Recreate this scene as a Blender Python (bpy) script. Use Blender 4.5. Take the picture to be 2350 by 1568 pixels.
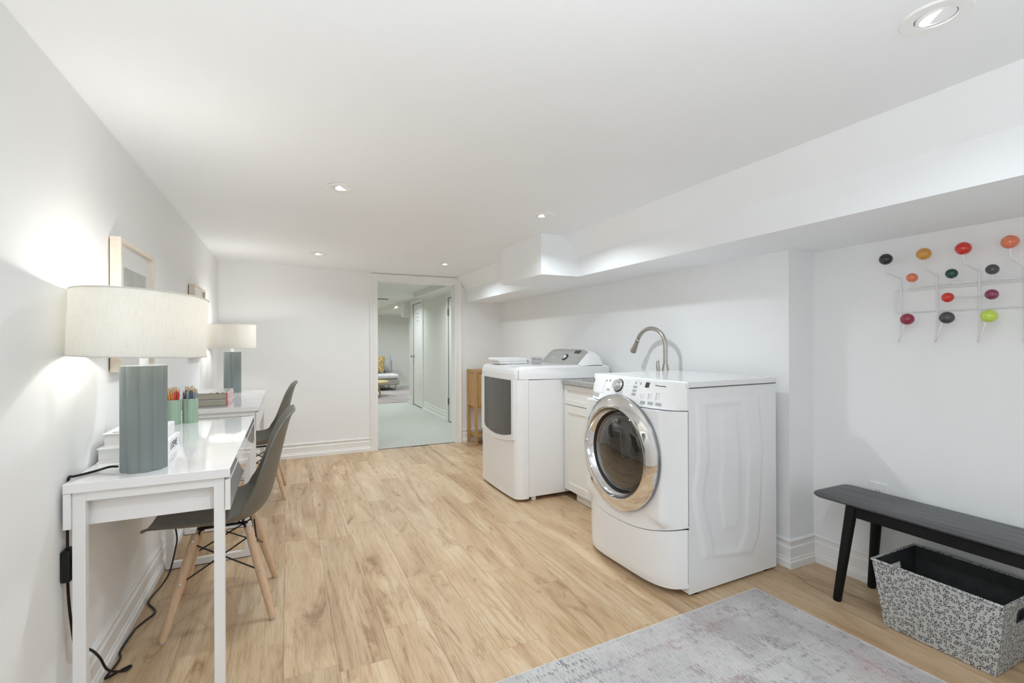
import bpy, bmesh, math, random
from mathutils import Vector, Matrix
random.seed(7)
S = bpy.context.scene
for o in list(bpy.data.objects):
    bpy.data.objects.remove(o)
COL = S.collection

# ------------------------------------------------------------------ camera, exposure, world, main lights
F, YAW, PIT, ROL, CAMH = 1101.39, .4372, .0014, -.0039, 1.1333
cd = bpy.data.cameras.new('camera'); cam = bpy.data.objects.new('camera', cd); COL.objects.link(cam); S.camera = cam
cd.sensor_fit = 'HORIZONTAL'; cd.sensor_width = 36.0; cd.lens = F / 2350 * 36.0; cd.clip_start = .05; cd.clip_end = 60
sy, cy, sp, cp = math.sin(YAW), math.cos(YAW), math.sin(PIT), math.cos(PIT)
Fw = Vector((sy * cp, cy * cp, sp)); R0 = Vector((cy, -sy, 0)); U0 = R0.cross(Fw)
cr, sr = math.cos(ROL), math.sin(ROL)
Rv = R0 * cr + U0 * sr; Uv = U0 * cr - R0 * sr
M = Matrix.Identity(4)
for i in range(3):
    M[i][0], M[i][1], M[i][2] = Rv[i], Uv[i], -Fw[i]
M[2][3] = CAMH
cam.matrix_world = M
S.view_settings.view_transform = 'Standard'; S.view_settings.look = 'None'
S.view_settings.gamma = 1.0; S.view_settings.use_curve_mapping = False
S.view_settings.exposure = 0.02
S.cycles.max_bounces = 9; S.cycles.diffuse_bounces = 8; S.cycles.glossy_bounces = 4; S.cycles.transmission_bounces = 4
W = bpy.data.worlds.new('world'); S.world = W; W.use_nodes = True
W.node_tree.nodes['Background'].inputs[0].default_value = (.9, .95, 1, 1)
W.node_tree.nodes['Background'].inputs[1].default_value = .3

DOWN_COL = (.855, .935, 1.0)
DOWN_POWER = 5.4       # each recessed downlight
LAMP_POWER = 17.0       # each table lamp bulb
def area_light(name, loc, size, power, col=(1, 1, 1), rot=(0, 0, 0), spread=math.pi, shape='DISK', sy_=None):
    l = bpy.data.lights.new(name, 'AREA'); l.shape = shape; l.size = size; l.energy = power; l.color = col; l.spread = spread
    if sy_: l.size_y = sy_
    o = bpy.data.objects.new(name, l); o.location = loc; o.rotation_euler = rot; COL.objects.link(o); return o
def point_light(name, loc, rad, power, col):
    l = bpy.data.lights.new(name, 'POINT'); l.shadow_soft_size = rad; l.energy = power; l.color = col
    o = bpy.data.objects.new(name, l); o.location = loc; COL.objects.link(o); return o

area_light('rear_fill', (1.2, -2.22, 1.15), 1.8, 2, (.86, .94, 1.0), (math.radians(-90), 0, 0), shape='RECTANGLE', sy_=.9)  # added soft fill from behind the camera; no window stands there
area_light('rear_fill', (1.25, -2.2, 1.0), .8, 2.4, (.90, .96, 1.0), (math.radians(-90), 0, 0), spread=math.radians(48), shape='RECTANGLE', sy_=.9)  # second added fill, narrow beam towards the washer side, no window
area_light('up_fill_behind_camera', (.1, -.3, .95), .9, 20, (.88, .95, 1.0), (math.radians(180), 0, 0))  # added fill bounced off the ceiling; no lamp stands there

# ------------------------------------------------------------------ materials
def newmat(name):
    m = bpy.data.materials.new(name); m.use_nodes = True
    nt = m.node_tree; b = nt.nodes['Principled BSDF']
    return m, nt, b
def N(nt, t, **kw):
    n = nt.nodes.new('ShaderNode' + t)
    for k, v in kw.items():
        if k == 'inp':
            for a, c in v.items(): n.inputs[a].default_value = c
        else: setattr(n, k, v)
    return n
def L(nt, a, b): nt.links.new(a, b)
def ramp(nt, stops):
    r = N(nt, 'ValToRGB'); e = r.color_ramp.elements
    while len(e) < len(stops): e.new(.5)
    for x, (p, c) in zip(e, stops):
        x.position = p; x.color = (c[0], c[1], c[2], 1)
    return r
def mixc(nt, fac, a, b, bt='MIX'):
    m = N(nt, 'Mix', data_type='RGBA', blend_type=bt)
    for s, v in ((0, fac), (6, a), (7, b)):
        if hasattr(v, 'is_output'): L(nt, v, m.inputs[s])
        elif isinstance(v, (int, float)): m.inputs[s].default_value = v
        else: m.inputs[s].default_value = (v[0], v[1], v[2], 1)
    return m.outputs[2]
def mth(nt, op, a, b=None, clamp=False):
    m = N(nt, 'Math', operation=op); m.use_clamp = clamp
    for i, v in enumerate((a, b)):
        if v is None: continue
        if hasattr(v, 'is_output'): L(nt, v, m.inputs[i])
        else: m.inputs[i].default_value = v
    return m.outputs[0]
def coords(nt, scale=(1, 1, 1), loc=(0, 0, 0), rot=(0, 0, 0), kind='Object'):
    t = N(nt, 'TexCoord'); mp = N(nt, 'Mapping')
    mp.inputs['Scale'].default_value = scale; mp.inputs['Location'].default_value = loc; mp.inputs['Rotation'].default_value = rot
    L(nt, t.outputs[kind], mp.inputs[0]); return mp.outputs[0]
def noise(nt, vec, scale, detail=3, rough=.5, dist=0):
    n = N(nt, 'TexNoise', inp={'Scale': scale, 'Detail': detail, 'Roughness': rough, 'Distortion': dist})
    L(nt, vec, n.inputs['Vector']); return n.outputs[0]
def bump(nt, b, h, strength, dist=.002):
    bp = N(nt, 'Bump', inp={'Strength': strength, 'Distance': dist}); L(nt, h, bp.inputs['Height']); L(nt, bp.outputs[0], b.inputs['Normal'])
def pm(name, col, rough=.5, metal=0, var=.04, scale=12, bmp=0, bscale=200, coat=0, spec=.5, stretch=(1, 1, 1)):
    m, nt, b = newmat(name)
    v = coords(nt, stretch); n = noise(nt, v, scale)
    d = tuple(max(0, c * (1 - var)) for c in col); e = tuple(min(1, c * (1 + var)) for c in col)
    L(nt, ramp(nt, [(.3, d), (.7, e)]).outputs[0], b.inputs['Base Color'])
    nt.links[-1]
    r = nt.nodes[-1]; L(nt, n, r.inputs[0])
    b.inputs['Roughness'].default_value = rough; b.inputs['Metallic'].default_value = metal
    b.inputs['Specular IOR Level'].default_value = spec
    if coat: b.inputs['Coat Weight'].default_value = coat; b.inputs['Coat Roughness'].default_value = .05
    if bmp: bump(nt, b, noise(nt, v, bscale, 2), bmp)
    return m
def emis(name, col, strength):
    m, nt, b = newmat(name)
    b.inputs['Base Color'].default_value = (*col, 1); b.inputs['Emission Color'].default_value = (*col, 1)
    b.inputs['Emission Strength'].default_value = strength
    return m

WALLC = (.865, .875, .88)
m_wall = pm('wall_paint', WALLC, .6, var=.008, scale=3, bmp=.04, bscale=350)
m_ceil = pm('ceiling_paint', (.90, .925, .95), .7, var=.006, scale=2, bmp=.03, bscale=300)
m_trim = pm('trim_paint', (.88, .88, .87), .35, var=.008, scale=8)
m_hall = pm('hall_paint', (.72, .715, .665), .65, var=.01, scale=3)
m_halltrim = pm('hall_trim_paint', (.78, .775, .74), .4, var=.01, scale=5)
m_desk = pm('gloss_white_lacquer', (.86, .86, .87), .035, var=.004, coat=.5)
m_frame = pm('white_powder_coat', (.84, .845, .85), .3, var=.01)
m_enamel = pm('white_enamel', (.86, .865, .875), .16, var=.006, coat=.25)
m_plastic = pm('white_plastic', (.87, .87, .87), .3, var=.006)
m_gap = pm('dark_gap', (.03, .03, .03), .8)
m_black = pm('black_plastic', (.008, .008, .008), .4, spec=.3)
m_blackm = pm('black_metal', (.015, .015, .015), .35, metal=.4)
m_chrome = pm('chrome', (.80, .80, .81), .05, metal=1, var=.01)
m_steel = pm('brushed_nickel', (.50, .48, .44), .25, metal=1, var=.06, scale=60, stretch=(1, 1, .1))
m_silver = pm('silver_plastic', (.47, .48, .47), .35, metal=.35, var=.02)
m_knob = pm('silver_knob', (.62, .62, .62), .22, metal=.8, var=.03)
m_btn = pm('grey_button', (.42, .42, .42), .4)
m_dark = pm('dark_display', (.06, .06, .055), .15)
m_dotm = pm('indicator_dark', (.05, .05, .05), .4)
m_print = pm('grey_print', (.45, .45, .46), .6)
m_glassd = pm('tinted_door_glass', (.018, .017, .015), .03, var=.1, coat=1, spec=.8)
m_dwin = pm('dryer_window_glass', (.055, .052, .042), .10, coat=.2, var=.06, scale=4)
m_rim = pm('door_rim_metal', (.30, .30, .31), .25, metal=.8)
m_gasket = pm('rubber_gasket', (.02, .02, .02), .6)
m_cab = pm('cabinet_white', (.82, .81, .775), .35, var=.008)
m_count = pm('grey_laminate', (.36, .36, .35), .3, var=.15, scale=60)
m_oak = pm('honey_oak', (.46, .27, .10), .45, var=.16, scale=14, stretch=(8, 8, .6))
m_beech = pm('beech_dowel', (.65, .455, .30), .45, var=.10, scale=10, stretch=(12, 12, 1))
m_shell = pm('taupe_shell', (.155, .147, .122), .42, var=.02, bmp=.05, bscale=600)
m_taupeh = m_shell
m_base = pm('grey_green_ceramic', (.20, .235, .235), .55, var=.03, scale=6)
m_neck = pm('white_neck', (.82, .82, .85), .4)
m_sage = pm('sage_cup', (.33, .455, .34), .45, var=.03)
m_pic = pm('maple_frame', (.74, .66, .56), .4, var=.05, scale=20, stretch=(1, 1, 6))
m_mat = pm('picture_mat', (.62, .63, .62), .25, coat=.5, var=.01)
m_towel = pm('white_towel', (.85, .85, .85), .9, var=.02, bmp=.5, bscale=500)
m_cover = pm('white_book_cover', (.84, .84, .84), .35, var=.01)
m_ink = pm('black_ink', (.03, .03, .03), .6)
m_hinge = pm('hinge_metal', (.22, .21, .19), .35, metal=.8)
m_carpetbase = None
m_wire = pm('white_wire', (.82, .82, .82), .35, var=.01)

def wood_floor():
    m, nt, b = newmat('oak_plank')
    t = N(nt, 'TexCoord'); oi = N(nt, 'ObjectInfo')
    rv = N(nt, 'CombineXYZ'); r1 = mth(nt, 'MULTIPLY', oi.outputs['Random'], 37.0); r2 = mth(nt, 'MULTIPLY', oi.outputs['Random'], 91.0)
    L(nt, r1, rv.inputs[0]); L(nt, r2, rv.inputs[1]); L(nt, r1, rv.inputs[2])
    ad = N(nt, 'VectorMath', operation='ADD'); L(nt, t.outputs['Object'], ad.inputs[0]); L(nt, rv.outputs[0], ad.inputs[1])
    def mp(s):
        q = N(nt, 'Mapping'); q.inputs['Scale'].default_value = s; L(nt, ad.outputs[0], q.inputs[0]); return q.outputs[0]
    big = noise(nt, mp((5, .8, 1)), 1.5, 5, .6, .8)
    c = ramp(nt, [(.26, (.40, .255, .145)), (.42, (.53, .365, .215)), (.56, (.61, .45, .285)), (.74, (.70, .56, .40))])
    L(nt, big, c.inputs[0]); col = c.outputs[0]
    # cathedral grain
    wv = N(nt, 'TexWave', wave_type='RINGS', rings_direction='Z', inp={'Scale': 9.0, 'Distortion': 3.5, 'Detail': 2.5, 'Detail Scale': 1.2})
    L(nt, mp((1, .10, 1)), wv.inputs['Vector'])
    g1 = ramp(nt, [(.0, (.80, .76, .70)), (.45, (1, 1, 1)), (1, (1, 1, 1))]); L(nt, wv.outputs['Fac'], g1.inputs[0])
    msk = noise(nt, mp((3, .8, 1)), 1.3, 2)
    mk = ramp(nt, [(.45, (0, 0, 0)), (.62, (.7, .7, .7))]); L(nt, msk, mk.inputs[0])
    col = mixc(nt, mk.outputs[0], col, mixc(nt, 1.0, col, g1.outputs[0], 'MULTIPLY'))
    # fine pores
    fine = noise(nt, mp((190, 7, 1)), 1.0, 5, .75)
    g2 = ramp(nt, [(.36, (.68, .62, .55)), (.52, (1, 1, 1))]); L(nt, fine, g2.inputs[0])
    col = mixc(nt, .7, col, mixc(nt, 1.0, col, g2.outputs[0], 'MULTIPLY'))
    # knots
    vd = N(nt, 'TexVoronoi', inp={'Scale': 1.0, 'Randomness': 1.0}); dn = N(nt, 'TexNoise', inp={'Scale': 9.0, 'Detail': 3.0})
    base = mp((3.1, 1.15, .01)); L(nt, base, dn.inputs['Vector'])
    dm = N(nt, 'VectorMath', operation='SCALE'); dm.inputs[3].default_value = .16; L(nt, dn.outputs[1], dm.inputs[0])
    da = N(nt, 'VectorMath', operation='ADD'); L(nt, base, da.inputs[0]); L(nt, dm.outputs[0], da.inputs[1]); L(nt, da.outputs[0], vd.inputs['Vector'])
    kn = ramp(nt, [(.0, (.22, .16, .11)), (.035, (.36, .27, .20)), (.09, (.76, .68, .58)), (.22, (1, 1, 1))]); L(nt, vd.outputs['Distance'], kn.inputs[0])
    col = mixc(nt, .85, col, mixc(nt, 1.0, col, kn.outputs[0], 'MULTIPLY'))
    # dark smoky patches
    pt = noise(nt, mp((9, 2.0, 1)), 1.1, 6, .7, 1.5)
    pr_ = ramp(nt, [(.55, (1, 1, 1)), (.68, (.58, .48, .39))]); L(nt, pt, pr_.inputs[0])
    col = mixc(nt, .8, col, mixc(nt, 1.0, col, pr_.outputs[0], 'MULTIPLY'))
    hv = N(nt, 'HueSaturation'); L(nt, col, hv.inputs['Color'])
    L(nt, mth(nt, 'ADD', mth(nt, 'MULTIPLY', oi.outputs['Random'], .12), .94), hv.inputs['Value']); hv.inputs['Saturation'].default_value = 1.0
    L(nt, hv.outputs[0], b.inputs['Base Color']); b.inputs['Roughness'].default_value = .42
    bump(nt, b, fine, .08, .001)
    return m
m_plank = wood_floor()

def rug_mat(name='rug_weave', pink=.35, base=(.585, .57, .565), k=1.0, borders=True):
    m, nt, b = newmat(name)
    v = coords(nt); sep = N(nt, 'SeparateXYZ'); L(nt, v, sep.inputs[0])
    n1 = noise(nt, coords(nt, (330 * k, 34 * k, 1)), 1.0, 2, .6)
    n2 = noise(nt, coords(nt, (420 * k, 160 * k, 1), (3, 7, 0)), 1.0, 3, .7)
    r1 = ramp(nt, [(.30, tuple(c * .80 for c in base)), (.5, base), (.68, tuple(min(1, c * 1.14) for c in base))]); L(nt, n2, r1.inputs[0]); col = r1.outputs[0]
    # faint large tonal patches
    lp = ramp(nt, [(.40, (.80, .80, .81)), (.58, (1, 1, 1))]); L(nt, noise(nt, coords(nt, (5 * k, 3 * k, 1), (1, 5, 0)), 1.0, 3), lp.inputs[0])
    col = mixc(nt, .8, col, mixc(nt, 1.0, col, lp.outputs[0], 'MULTIPLY'))
    # motif mask: worn square rings, dashes and border bands
    v1 = N(nt, 'TexVoronoi', feature='F1', distance='CHEBYCHEV', inp={'Scale': 6.5 * k, 'Randomness': .45}); L(nt, v, v1.inputs['Vector'])
    rr = ramp(nt, [(.16, (.35, .35, .35)), (.19, (0, 0, 0)), (.27, (0, 0, 0)), (.30, (1, 1, 1)), (.36, (1, 1, 1)), (.39, (0, 0, 0))]); L(nt, v1.outputs['Distance'], rr.inputs[0])
    v2 = N(nt, 'TexVoronoi', feature='F1', distance='MANHATTAN', inp={'Scale': 15.0 * k, 'Randomness': .8}); L(nt, v, v2.inputs['Vector'])
    r2 = ramp(nt, [(.20, (.9, .9, .9)), (.28, (0, 0, 0))]); L(nt, v2.outputs['Distance'], r2.inputs[0])
    mot = mth(nt, 'MAXIMUM', rr.outputs[0], r2.outputs[0])
    wear = ramp(nt, [(.45, (0, 0, 0)), (.62, (1, 1, 1))]); L(nt, noise(nt, coords(nt, (9 * k, 9 * k, 1)), 1.0, 4, .7), wear.inputs[0])
    mot = mth(nt, 'MULTIPLY', mot, wear.outputs[0])
    if borders:
        d = mth(nt, 'MINIMUM', mth(nt, 'MULTIPLY', sep.outputs[0], -1.0), mth(nt, 'MULTIPLY', sep.outputs[1], -1.0))
        for c0, w in ((.115, .012), (.36, .014), (.44, .008)):
            bd = mth(nt, 'LESS_THAN', mth(nt, 'ABSOLUTE', mth(nt, 'SUBTRACT', d, c0)), w)
            mot = mth(nt, 'MAXIMUM', mot, mth(nt, 'MULTIPLY', bd, .55))
    pat = ramp(nt, [(.48, (0, 0, 0)), (.70, (.9, .9, .9))]); L(nt, noise(nt, coords(nt, (4.2 * k, 3.4 * k, 1), (2, 2, 0)), 1.0, 3), pat.inputs[0])
    dens = mth(nt, 'ADD', mth(nt, 'MULTIPLY', mot, .15), mth(nt, 'MULTIPLY', pat.outputs[0], .06))
    fk = mth(nt, 'MULTIPLY', mth(nt, 'SUBTRACT', n1, mth(nt, 'SUBTRACT', .585, dens)), 14.0, clamp=True)
    fk.node.use_clamp = True
    tint = ramp(nt, [(.40, (.34, .20, .20)), (.50, (.24, .225, .235)), (.62, (.13, .13, .14))]); L(nt, noise(nt, coords(nt, (2.3 * k, 2.3 * k, 1)), 1.0, 2), tint.inputs[0])
    pk = ramp(nt, [(.54, (0, 0, 0)), (.70, (pink, pink, pink))]); L(nt, noise(nt, coords(nt, (4.4 * k, 4.4 * k, 1), (4, 2, 0)), 1.0, 3), pk.inputs[0])
    col = mixc(nt, pk.outputs[0], col, (.52, .38, .37))
    col = mixc(nt, mth(nt, 'MULTIPLY', fk, .75), col, tint.outputs[0])
    L(nt, col, b.inputs['Base Color']); b.inputs['Roughness'].default_value = .95; b.inputs['Specular IOR Level'].default_value = .1
    wv = N(nt, 'TexWave', bands_direction='X', inp={'Scale': 52.0 * k, 'Distortion': .6}); L(nt, v, wv.inputs['Vector'])
    bump(nt, b, mth(nt, 'ADD', wv.outputs['Fac'], n2), .35, .002)
    return m
m_rug = rug_mat()
m_rug2 = rug_mat('rug_weave_faded_rose', .8, (.46, .42, .40), .4, False)

def carpet_mat():
    m, nt, b = newmat('hall_carpet')
    n = noise(nt, coords(nt, (90, 90, 1)), 1.0, 4, .8)
    r = ramp(nt, [(.35, (.36, .37, .33)), (.62, (.66, .67, .61))]); L(nt, n, r.inputs[0]); L(nt, r.outputs[0], b.inputs['Base Color'])
    b.inputs['Roughness'].default_value = .95; bump(nt, b, n, .5, .004); return m
m_carpet = carpet_mat()

def leopard():
    m, nt, b = newmat('spotted_canvas')
    v0 = coords(nt, kind='UV')
    dn = N(nt, 'TexNoise', inp={'Scale': 75.0, 'Detail': 1.0}, noise_dimensions='2D'); L(nt, v0, dn.inputs['Vector'])
    dm = N(nt, 'VectorMath', operation='MULTIPLY_ADD'); dm.inputs[1].default_value = (.007, .007, 0); L(nt, dn.outputs[1], dm.inputs[0]); L(nt, v0, dm.inputs[2])
    vo = N(nt, 'TexVoronoi', voronoi_dimensions='2D', inp={'Scale': 72.0, 'Randomness': .75}); L(nt, dm.outputs[0], vo.inputs['Vector'])
    r = ramp(nt, [(.17, (0, 0, 0)), (.22, (1, 1, 1)), (.36, (1, 1, 1)), (.41, (0, 0, 0))]); L(nt, vo.outputs['Distance'], r.inputs[0])
    gp = N(nt, 'TexNoise', inp={'Scale': 110.0, 'Detail': 1.0}, noise_dimensions='2D'); L(nt, v0, gp.inputs['Vector'])
    r2 = ramp(nt, [(.33, (0, 0, 0)), (.37, (1, 1, 1))]); L(nt, gp.outputs[0], r2.inputs[0])
    col = mixc(nt, mth(nt, 'MULTIPLY', r.outputs[0], r2.outputs[0]), (.50, .51, .50), (.075, .075, .075))
    L(nt, col, b.inputs['Base Color']); b.inputs['Roughness'].default_value = .85
    bump(nt, b, noise(nt, coords(nt), 900, 1), .15); return m
m_leop = leopard()
m_lining = pm('charcoal_lining', (.03, .032, .033), .75, var=.2, scale=30)

def bench_mat():
    m, nt, b = newmat('black_stained_wood')
    n = noise(nt, coords(nt, (60, 3, 60)), 1.0, 4, .6); r = ramp(nt, [(.3, (.045, .048, .050)), (.62, (.11, .115, .12))])
    L(nt, n, r.inputs[0]); L(nt, r.outputs[0], b.inputs['Base Color']); b.inputs['Roughness'].default_value = .4
    bump(nt, b, n, .25, .001); return m
m_bench = bench_mat()
m_benchleg = pm('black_lacquer_leg', (.008, .008, .008), .5, var=.15, spec=.2)

def shade_mat():
    m, nt, b = newmat('linen_shade')
    out = nt.nodes['Material Output']
    n = noise(nt, coords(nt, (70, 70, 9)), 3.0, 4, .7); n2 = noise(nt, coords(nt, (12, 12, 260)), 2.0, 2, .6)
    f = mth(nt, 'ADD', mth(nt, 'MULTIPLY', n, .65), mth(nt, 'MULTIPLY', n2, .35))
    r = ramp(nt, [(.32, (.77, .76, .715)), (.50, (.835, .825, .79)), (.66, (.85, .845, .81))]); L(nt, f, r.inputs[0])
    L(nt, r.outputs[0], b.inputs['Base Color']); b.inputs['Roughness'].default_value = .8
    tr = N(nt, 'BsdfTranslucent'); L(nt, r.outputs[0], tr.inputs[0])
    mx = N(nt, 'MixShader'); mx.inputs[0].default_value = .36
    L(nt, b.outputs[0], mx.inputs[1]); L(nt, tr.outputs[0], mx.inputs[2]); L(nt, mx.outputs[0], out.inputs[0])
    return m
m_shade = shade_mat()
m_bulb = emis('bulb_glow', (1, .93, .82), 30)
m_downemit = emis('downlight_lens', (1, .99, .97), 6)

def print_mat():
    m, nt, b = newmat('abstract_print')
    wv = N(nt, 'TexWave', inp={'Scale': 3.0, 'Distortion': 4.0, 'Detail': 2.0}); L(nt, coords(nt, (1, 2.5, 1)), wv.inputs['Vector'])
    r = ramp(nt, [(.2, (.27, .29, .26)), (.6, (.36, .37, .34)), (.9, (.46, .46, .42))]); L(nt, wv.outputs['Fac'], r.inputs[0]); L(nt, r.outputs[0], b.inputs['Base Color'])
    b.inputs['Roughness'].default_value = .2; b.inputs['Coat Weight'].default_value = .5; return m
m_art = print_mat()
def page_mat(name, a, c):
    m, nt, b = newmat(name)
    n = noise(nt, coords(nt, (4, 4, 900)), 1.0, 2); r = ramp(nt, [(.4, a), (.6, c)]); L(nt, n, r.inputs[0]); L(nt, r.outputs[0], b.inputs['Base Color'])
    b.inputs['Roughness'].default_value = .8; return m
m_page = page_mat('aged_pages', (.34, .31, .24), (.46, .43, .35))
m_pagew = page_mat('white_pages', (.72, .72, .71), (.8, .8, .79))
m_pink = pm('pink_cover', (.72, .48, .48), .35, var=.12, scale=40)
m_red = pm('red_edge', (.55, .06, .07), .4)
m_coverp = pm('patterned_cover', (.76, .75, .74), .18, var=.10, scale=25, coat=.5)

# ------------------------------------------------------------------ geometry helpers
class MB:
    def __init__(s): s.v = []; s.f = []; s.mi = []; s.cur = 0
    def add(s, vs, fs, mi=None):
        o = len(s.v); s.v += [tuple(v) for v in vs]
        for f in fs: s.f.append(tuple(i + o for i in f)); s.mi.append(s.cur if mi is None else mi)
        return s
    def box(s, x0, y0, z0, x1, y1, z1, mi=None):
        v = [(x, y, z) for z in (z0, z1) for (x, y) in ((x0, y0), (x1, y0), (x1, y1), (x0, y1))]
        return s.add(v, [(3, 2, 1, 0), (4, 5, 6, 7), (0, 1, 5, 4), (1, 2, 6, 5), (2, 3, 7, 6), (3, 0, 4, 7)], mi)
    def prism(s, poly, a0, a1, axis='y', mi=None):
        # poly: 2D list; axis along which it is extruded. y: (x,z); x: (y,z); z: (x,y)
        def p(q, a): return {'y': (q[0], a, q[1]), 'x': (a, q[0], q[1]), 'z': (q[0], q[1], a)}[axis]
        n = len(poly); v = [p(q, a0) for q in poly] + [p(q, a1) for q in poly]
        fs = [tuple(range(n)), tuple(range(2 * n - 1, n - 1, -1))] + [(i, i + n, (i + 1) % n + n, (i + 1) % n) for i in range(n)]
        return s.add(v, fs, mi)
    def lathe(s, prof, n=32, M=None, mi=None, mis=None):
        vs = []; fs = []; rings = []
        for (r, z) in prof:
            if r < 1e-6: rings.append([len(vs)]); vs.append((0, 0, z))
            else:
                rings.append(list(range(len(vs), len(vs) + n)))
                vs += [(r * math.cos(2 * math.pi * i / n), r * math.sin(2 * math.pi * i / n), z) for i in range(n)]
        mm = []
        for k in range(len(rings) - 1):
            a, b = rings[k], rings[k + 1]; mk = mis[k] if mis else mi
            for i in range(n):
                j = (i + 1) % n
                if len(a) == 1 and len(b) == 1: continue
                if len(a) == 1: f = (a[0], b[j], b[i])
                elif len(b) == 1: f = (a[i], a[j], b[0])
                else: f = (a[i], a[j], b[j], b[i])
                fs.append(f); mm.append(mk)
        if M is not None: vs = [tuple(M @ Vector(v)) for v in vs]
        o = len(s.v); s.v += vs
        for f, k in zip(fs, mm): s.f.append(tuple(i + o for i in f)); s.mi.append(s.cur if k is None else k)
        return s
    def tube(s, pts, r, n=8, caps=True, mi=None, flat=1.0):
        pts = [Vector(p) for p in pts]; m = len(pts); rs = r if isinstance(r, (list, tuple)) else [r] * m
        vs = []; up = None
        for i, p in enumerate(pts):
            t = (pts[min(i + 1, m - 1)] - pts[max(i - 1, 0)]).normalized()
            if up is None:
                up = Vector((0, 0, 1)) if abs(t.z) < .9 else Vector((1, 0, 0))
            a = t.cross(up); a = a.normalized() if a.length > 1e-6 else Vector((1, 0, 0)); b = a.cross(t).normalized(); up = b
            for k in range(n):
                g = 2 * math.pi * k / n; vs.append(p + a * math.cos(g) * rs[i] + b * math.sin(g) * rs[i] * flat)
        fs = [(i * n + k, i * n + (k + 1) % n, (i + 1) * n + (k + 1) % n, (i + 1) * n + k) for i in range(m - 1) for k in range(n)]
        if caps: fs += [tuple(range(n - 1, -1, -1)), tuple(range((m - 1) * n, m * n))]
        return s.add(vs, fs, mi)
    def grid(s, fn, nu, nv, mi=None, flip=False):
        vs = [fn(i / nu, j / nv) for j in range(nv + 1) for i in range(nu + 1)]; w = nu + 1
        fs = [(j * w + i, j * w + i + 1, (j + 1) * w + i + 1, (j + 1) * w + i) for j in range(nv) for i in range(nu)]
        if flip: fs = [f[::-1] for f in fs]
        return s.add(vs, fs, mi)
    def build(s, name, mat, parent=None, bevel=0, smooth=False, off=None, seg=2, solid=0, sub=0, fix=True):
        me = bpy.data.meshes.new(name)
        ox, oy, oz = off if off is not None else (tuple(parent['_o']) if parent is not None and '_o' in parent else (0, 0, 0))
        me.from_pydata([(x - ox, y - oy, z - oz) for x, y, z in s.v], [], s.f)
        mats = mat if isinstance(mat, (list, tuple)) else [mat]
        for m in mats: me.materials.append(m)
        if len(mats) > 1: me.polygons.foreach_set('material_index', s.mi)
        if fix:
            bm = bmesh.new(); bm.from_mesh(me); bmesh.ops.recalc_face_normals(bm, faces=bm.faces); bm.to_mesh(me); bm.free()
        if smooth: me.polygons.foreach_set('use_smooth', [True] * len(me.polygons))
        me.update()
        o = bpy.data.objects.new(name, me); COL.objects.link(o)
        if parent is not None:
            o.parent = parent
            if '_o' in parent: o['_o'] = tuple(parent['_o'])
        elif off is not None:
            o.location = off; o['_o'] = tuple(off)
        if solid: md = o.modifiers.new('solid', 'SOLIDIFY'); md.thickness = solid; md.offset = 0
        if bevel: md = o.modifiers.new('bevel', 'BEVEL'); md.width = bevel; md.segments = seg; md.limit_method = 'ANGLE'; md.angle_limit = .6; md.harden_normals = False
        if sub: md = o.modifiers.new('sub', 'SUBSURF'); md.levels = sub; md.render_levels = sub
        return o
def autosm(o, ang=.7):
    me = o.data
    me.polygons.foreach_set('use_smooth', [True] * len(me.polygons))
    me.set_sharp_from_angle(angle=ang); return o
def thing(name, label, cat, loc=(0, 0, 0), group=None, rotz=0):
    o = bpy.data.objects.new(name, None); COL.objects.link(o); o.location = loc; o.rotation_euler = (0, 0, rotz)
    o.empty_display_size = .1
    o['label'] = label; o['category'] = cat; o['_o'] = tuple(loc)
    if group: o['group'] = group
    return o
def tag(o, label, cat, group=None, kind=None):
    o['label'] = label; o['category'] = cat
    if group: o['group'] = group
    if kind: o['kind'] = kind
    return o
def struct(o): o['kind'] = 'structure'; return o
def copy_tree(o, parent=None):
    c = o.copy(); COL.objects.link(c)
    if parent is not None: c.parent = parent
    for ch in list(o.children): copy_tree(ch, c)
    return c
def rotM(loc, axis_dir):
    q = Vector(axis_dir).normalized().to_track_quat('Z', 'Y'); return Matrix.Translation(Vector(loc)) @ q.to_matrix().to_4x4()
def catmull(pts, n=8):
    out = []; P = [Vector(p) for p in pts]; m = len(P)
    for i in range(m - 1):
        a, b, c, d = P[max(i - 1, 0)], P[i], P[i + 1], P[min(i + 2, m - 1)]
        for k in range(n):
            t = k / n
            out.append(.5 * ((2 * b) + (c - a) * t + (2 * a - 5 * b + 4 * c - d) * t * t + (3 * b - a - 3 * c + d) * t ** 3))
    out.append(P[-1]); return out
def lerpt(tab, x):
    for (x0, y0), (x1, y1) in zip(tab, tab[1:]):
        if x <= x1: t = max(0, (x - x0) / (x1 - x0)); return y0 + (y1 - y0) * t
    return tab[-1][1]
def sm(a, b, x): t = min(1, max(0, (x - a) / (b - a))); return t * t * (3 - 2 * t)
def text_mesh(name, txt, size, M, mat, parent, ext=.0004):
    cu = bpy.data.curves.new(name, 'FONT'); cu.body = txt; cu.size = size; cu.extrude = ext
    t = bpy.data.objects.new('tmp', cu); COL.objects.link(t); dg = bpy.context.evaluated_depsgraph_get()
    me = bpy.data.meshes.new_from_object(t.evaluated_get(dg)); bpy.data.objects.remove(t)
    me.name = name; me.materials.clear(); me.materials.append(mat)
    ox = Vector(parent['_o']) if '_o' in parent else Vector((0, 0, 0))
    me.transform(Matrix.Translation(-ox) @ M)
    o = bpy.data.objects.new(name, me); COL.objects.link(o); o.parent = parent; return o

# ------------------------------------------------------------------ room shell
XL, XR, XW, YD, YC, YB = -.582, 2.464, 2.275, 5.189, 1.591, -2.3
OX0, OX1, OZ = .862, 1.71, 1.783
def cz(x): return 1.905 - .039 * sm(XL, .85, x)

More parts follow.
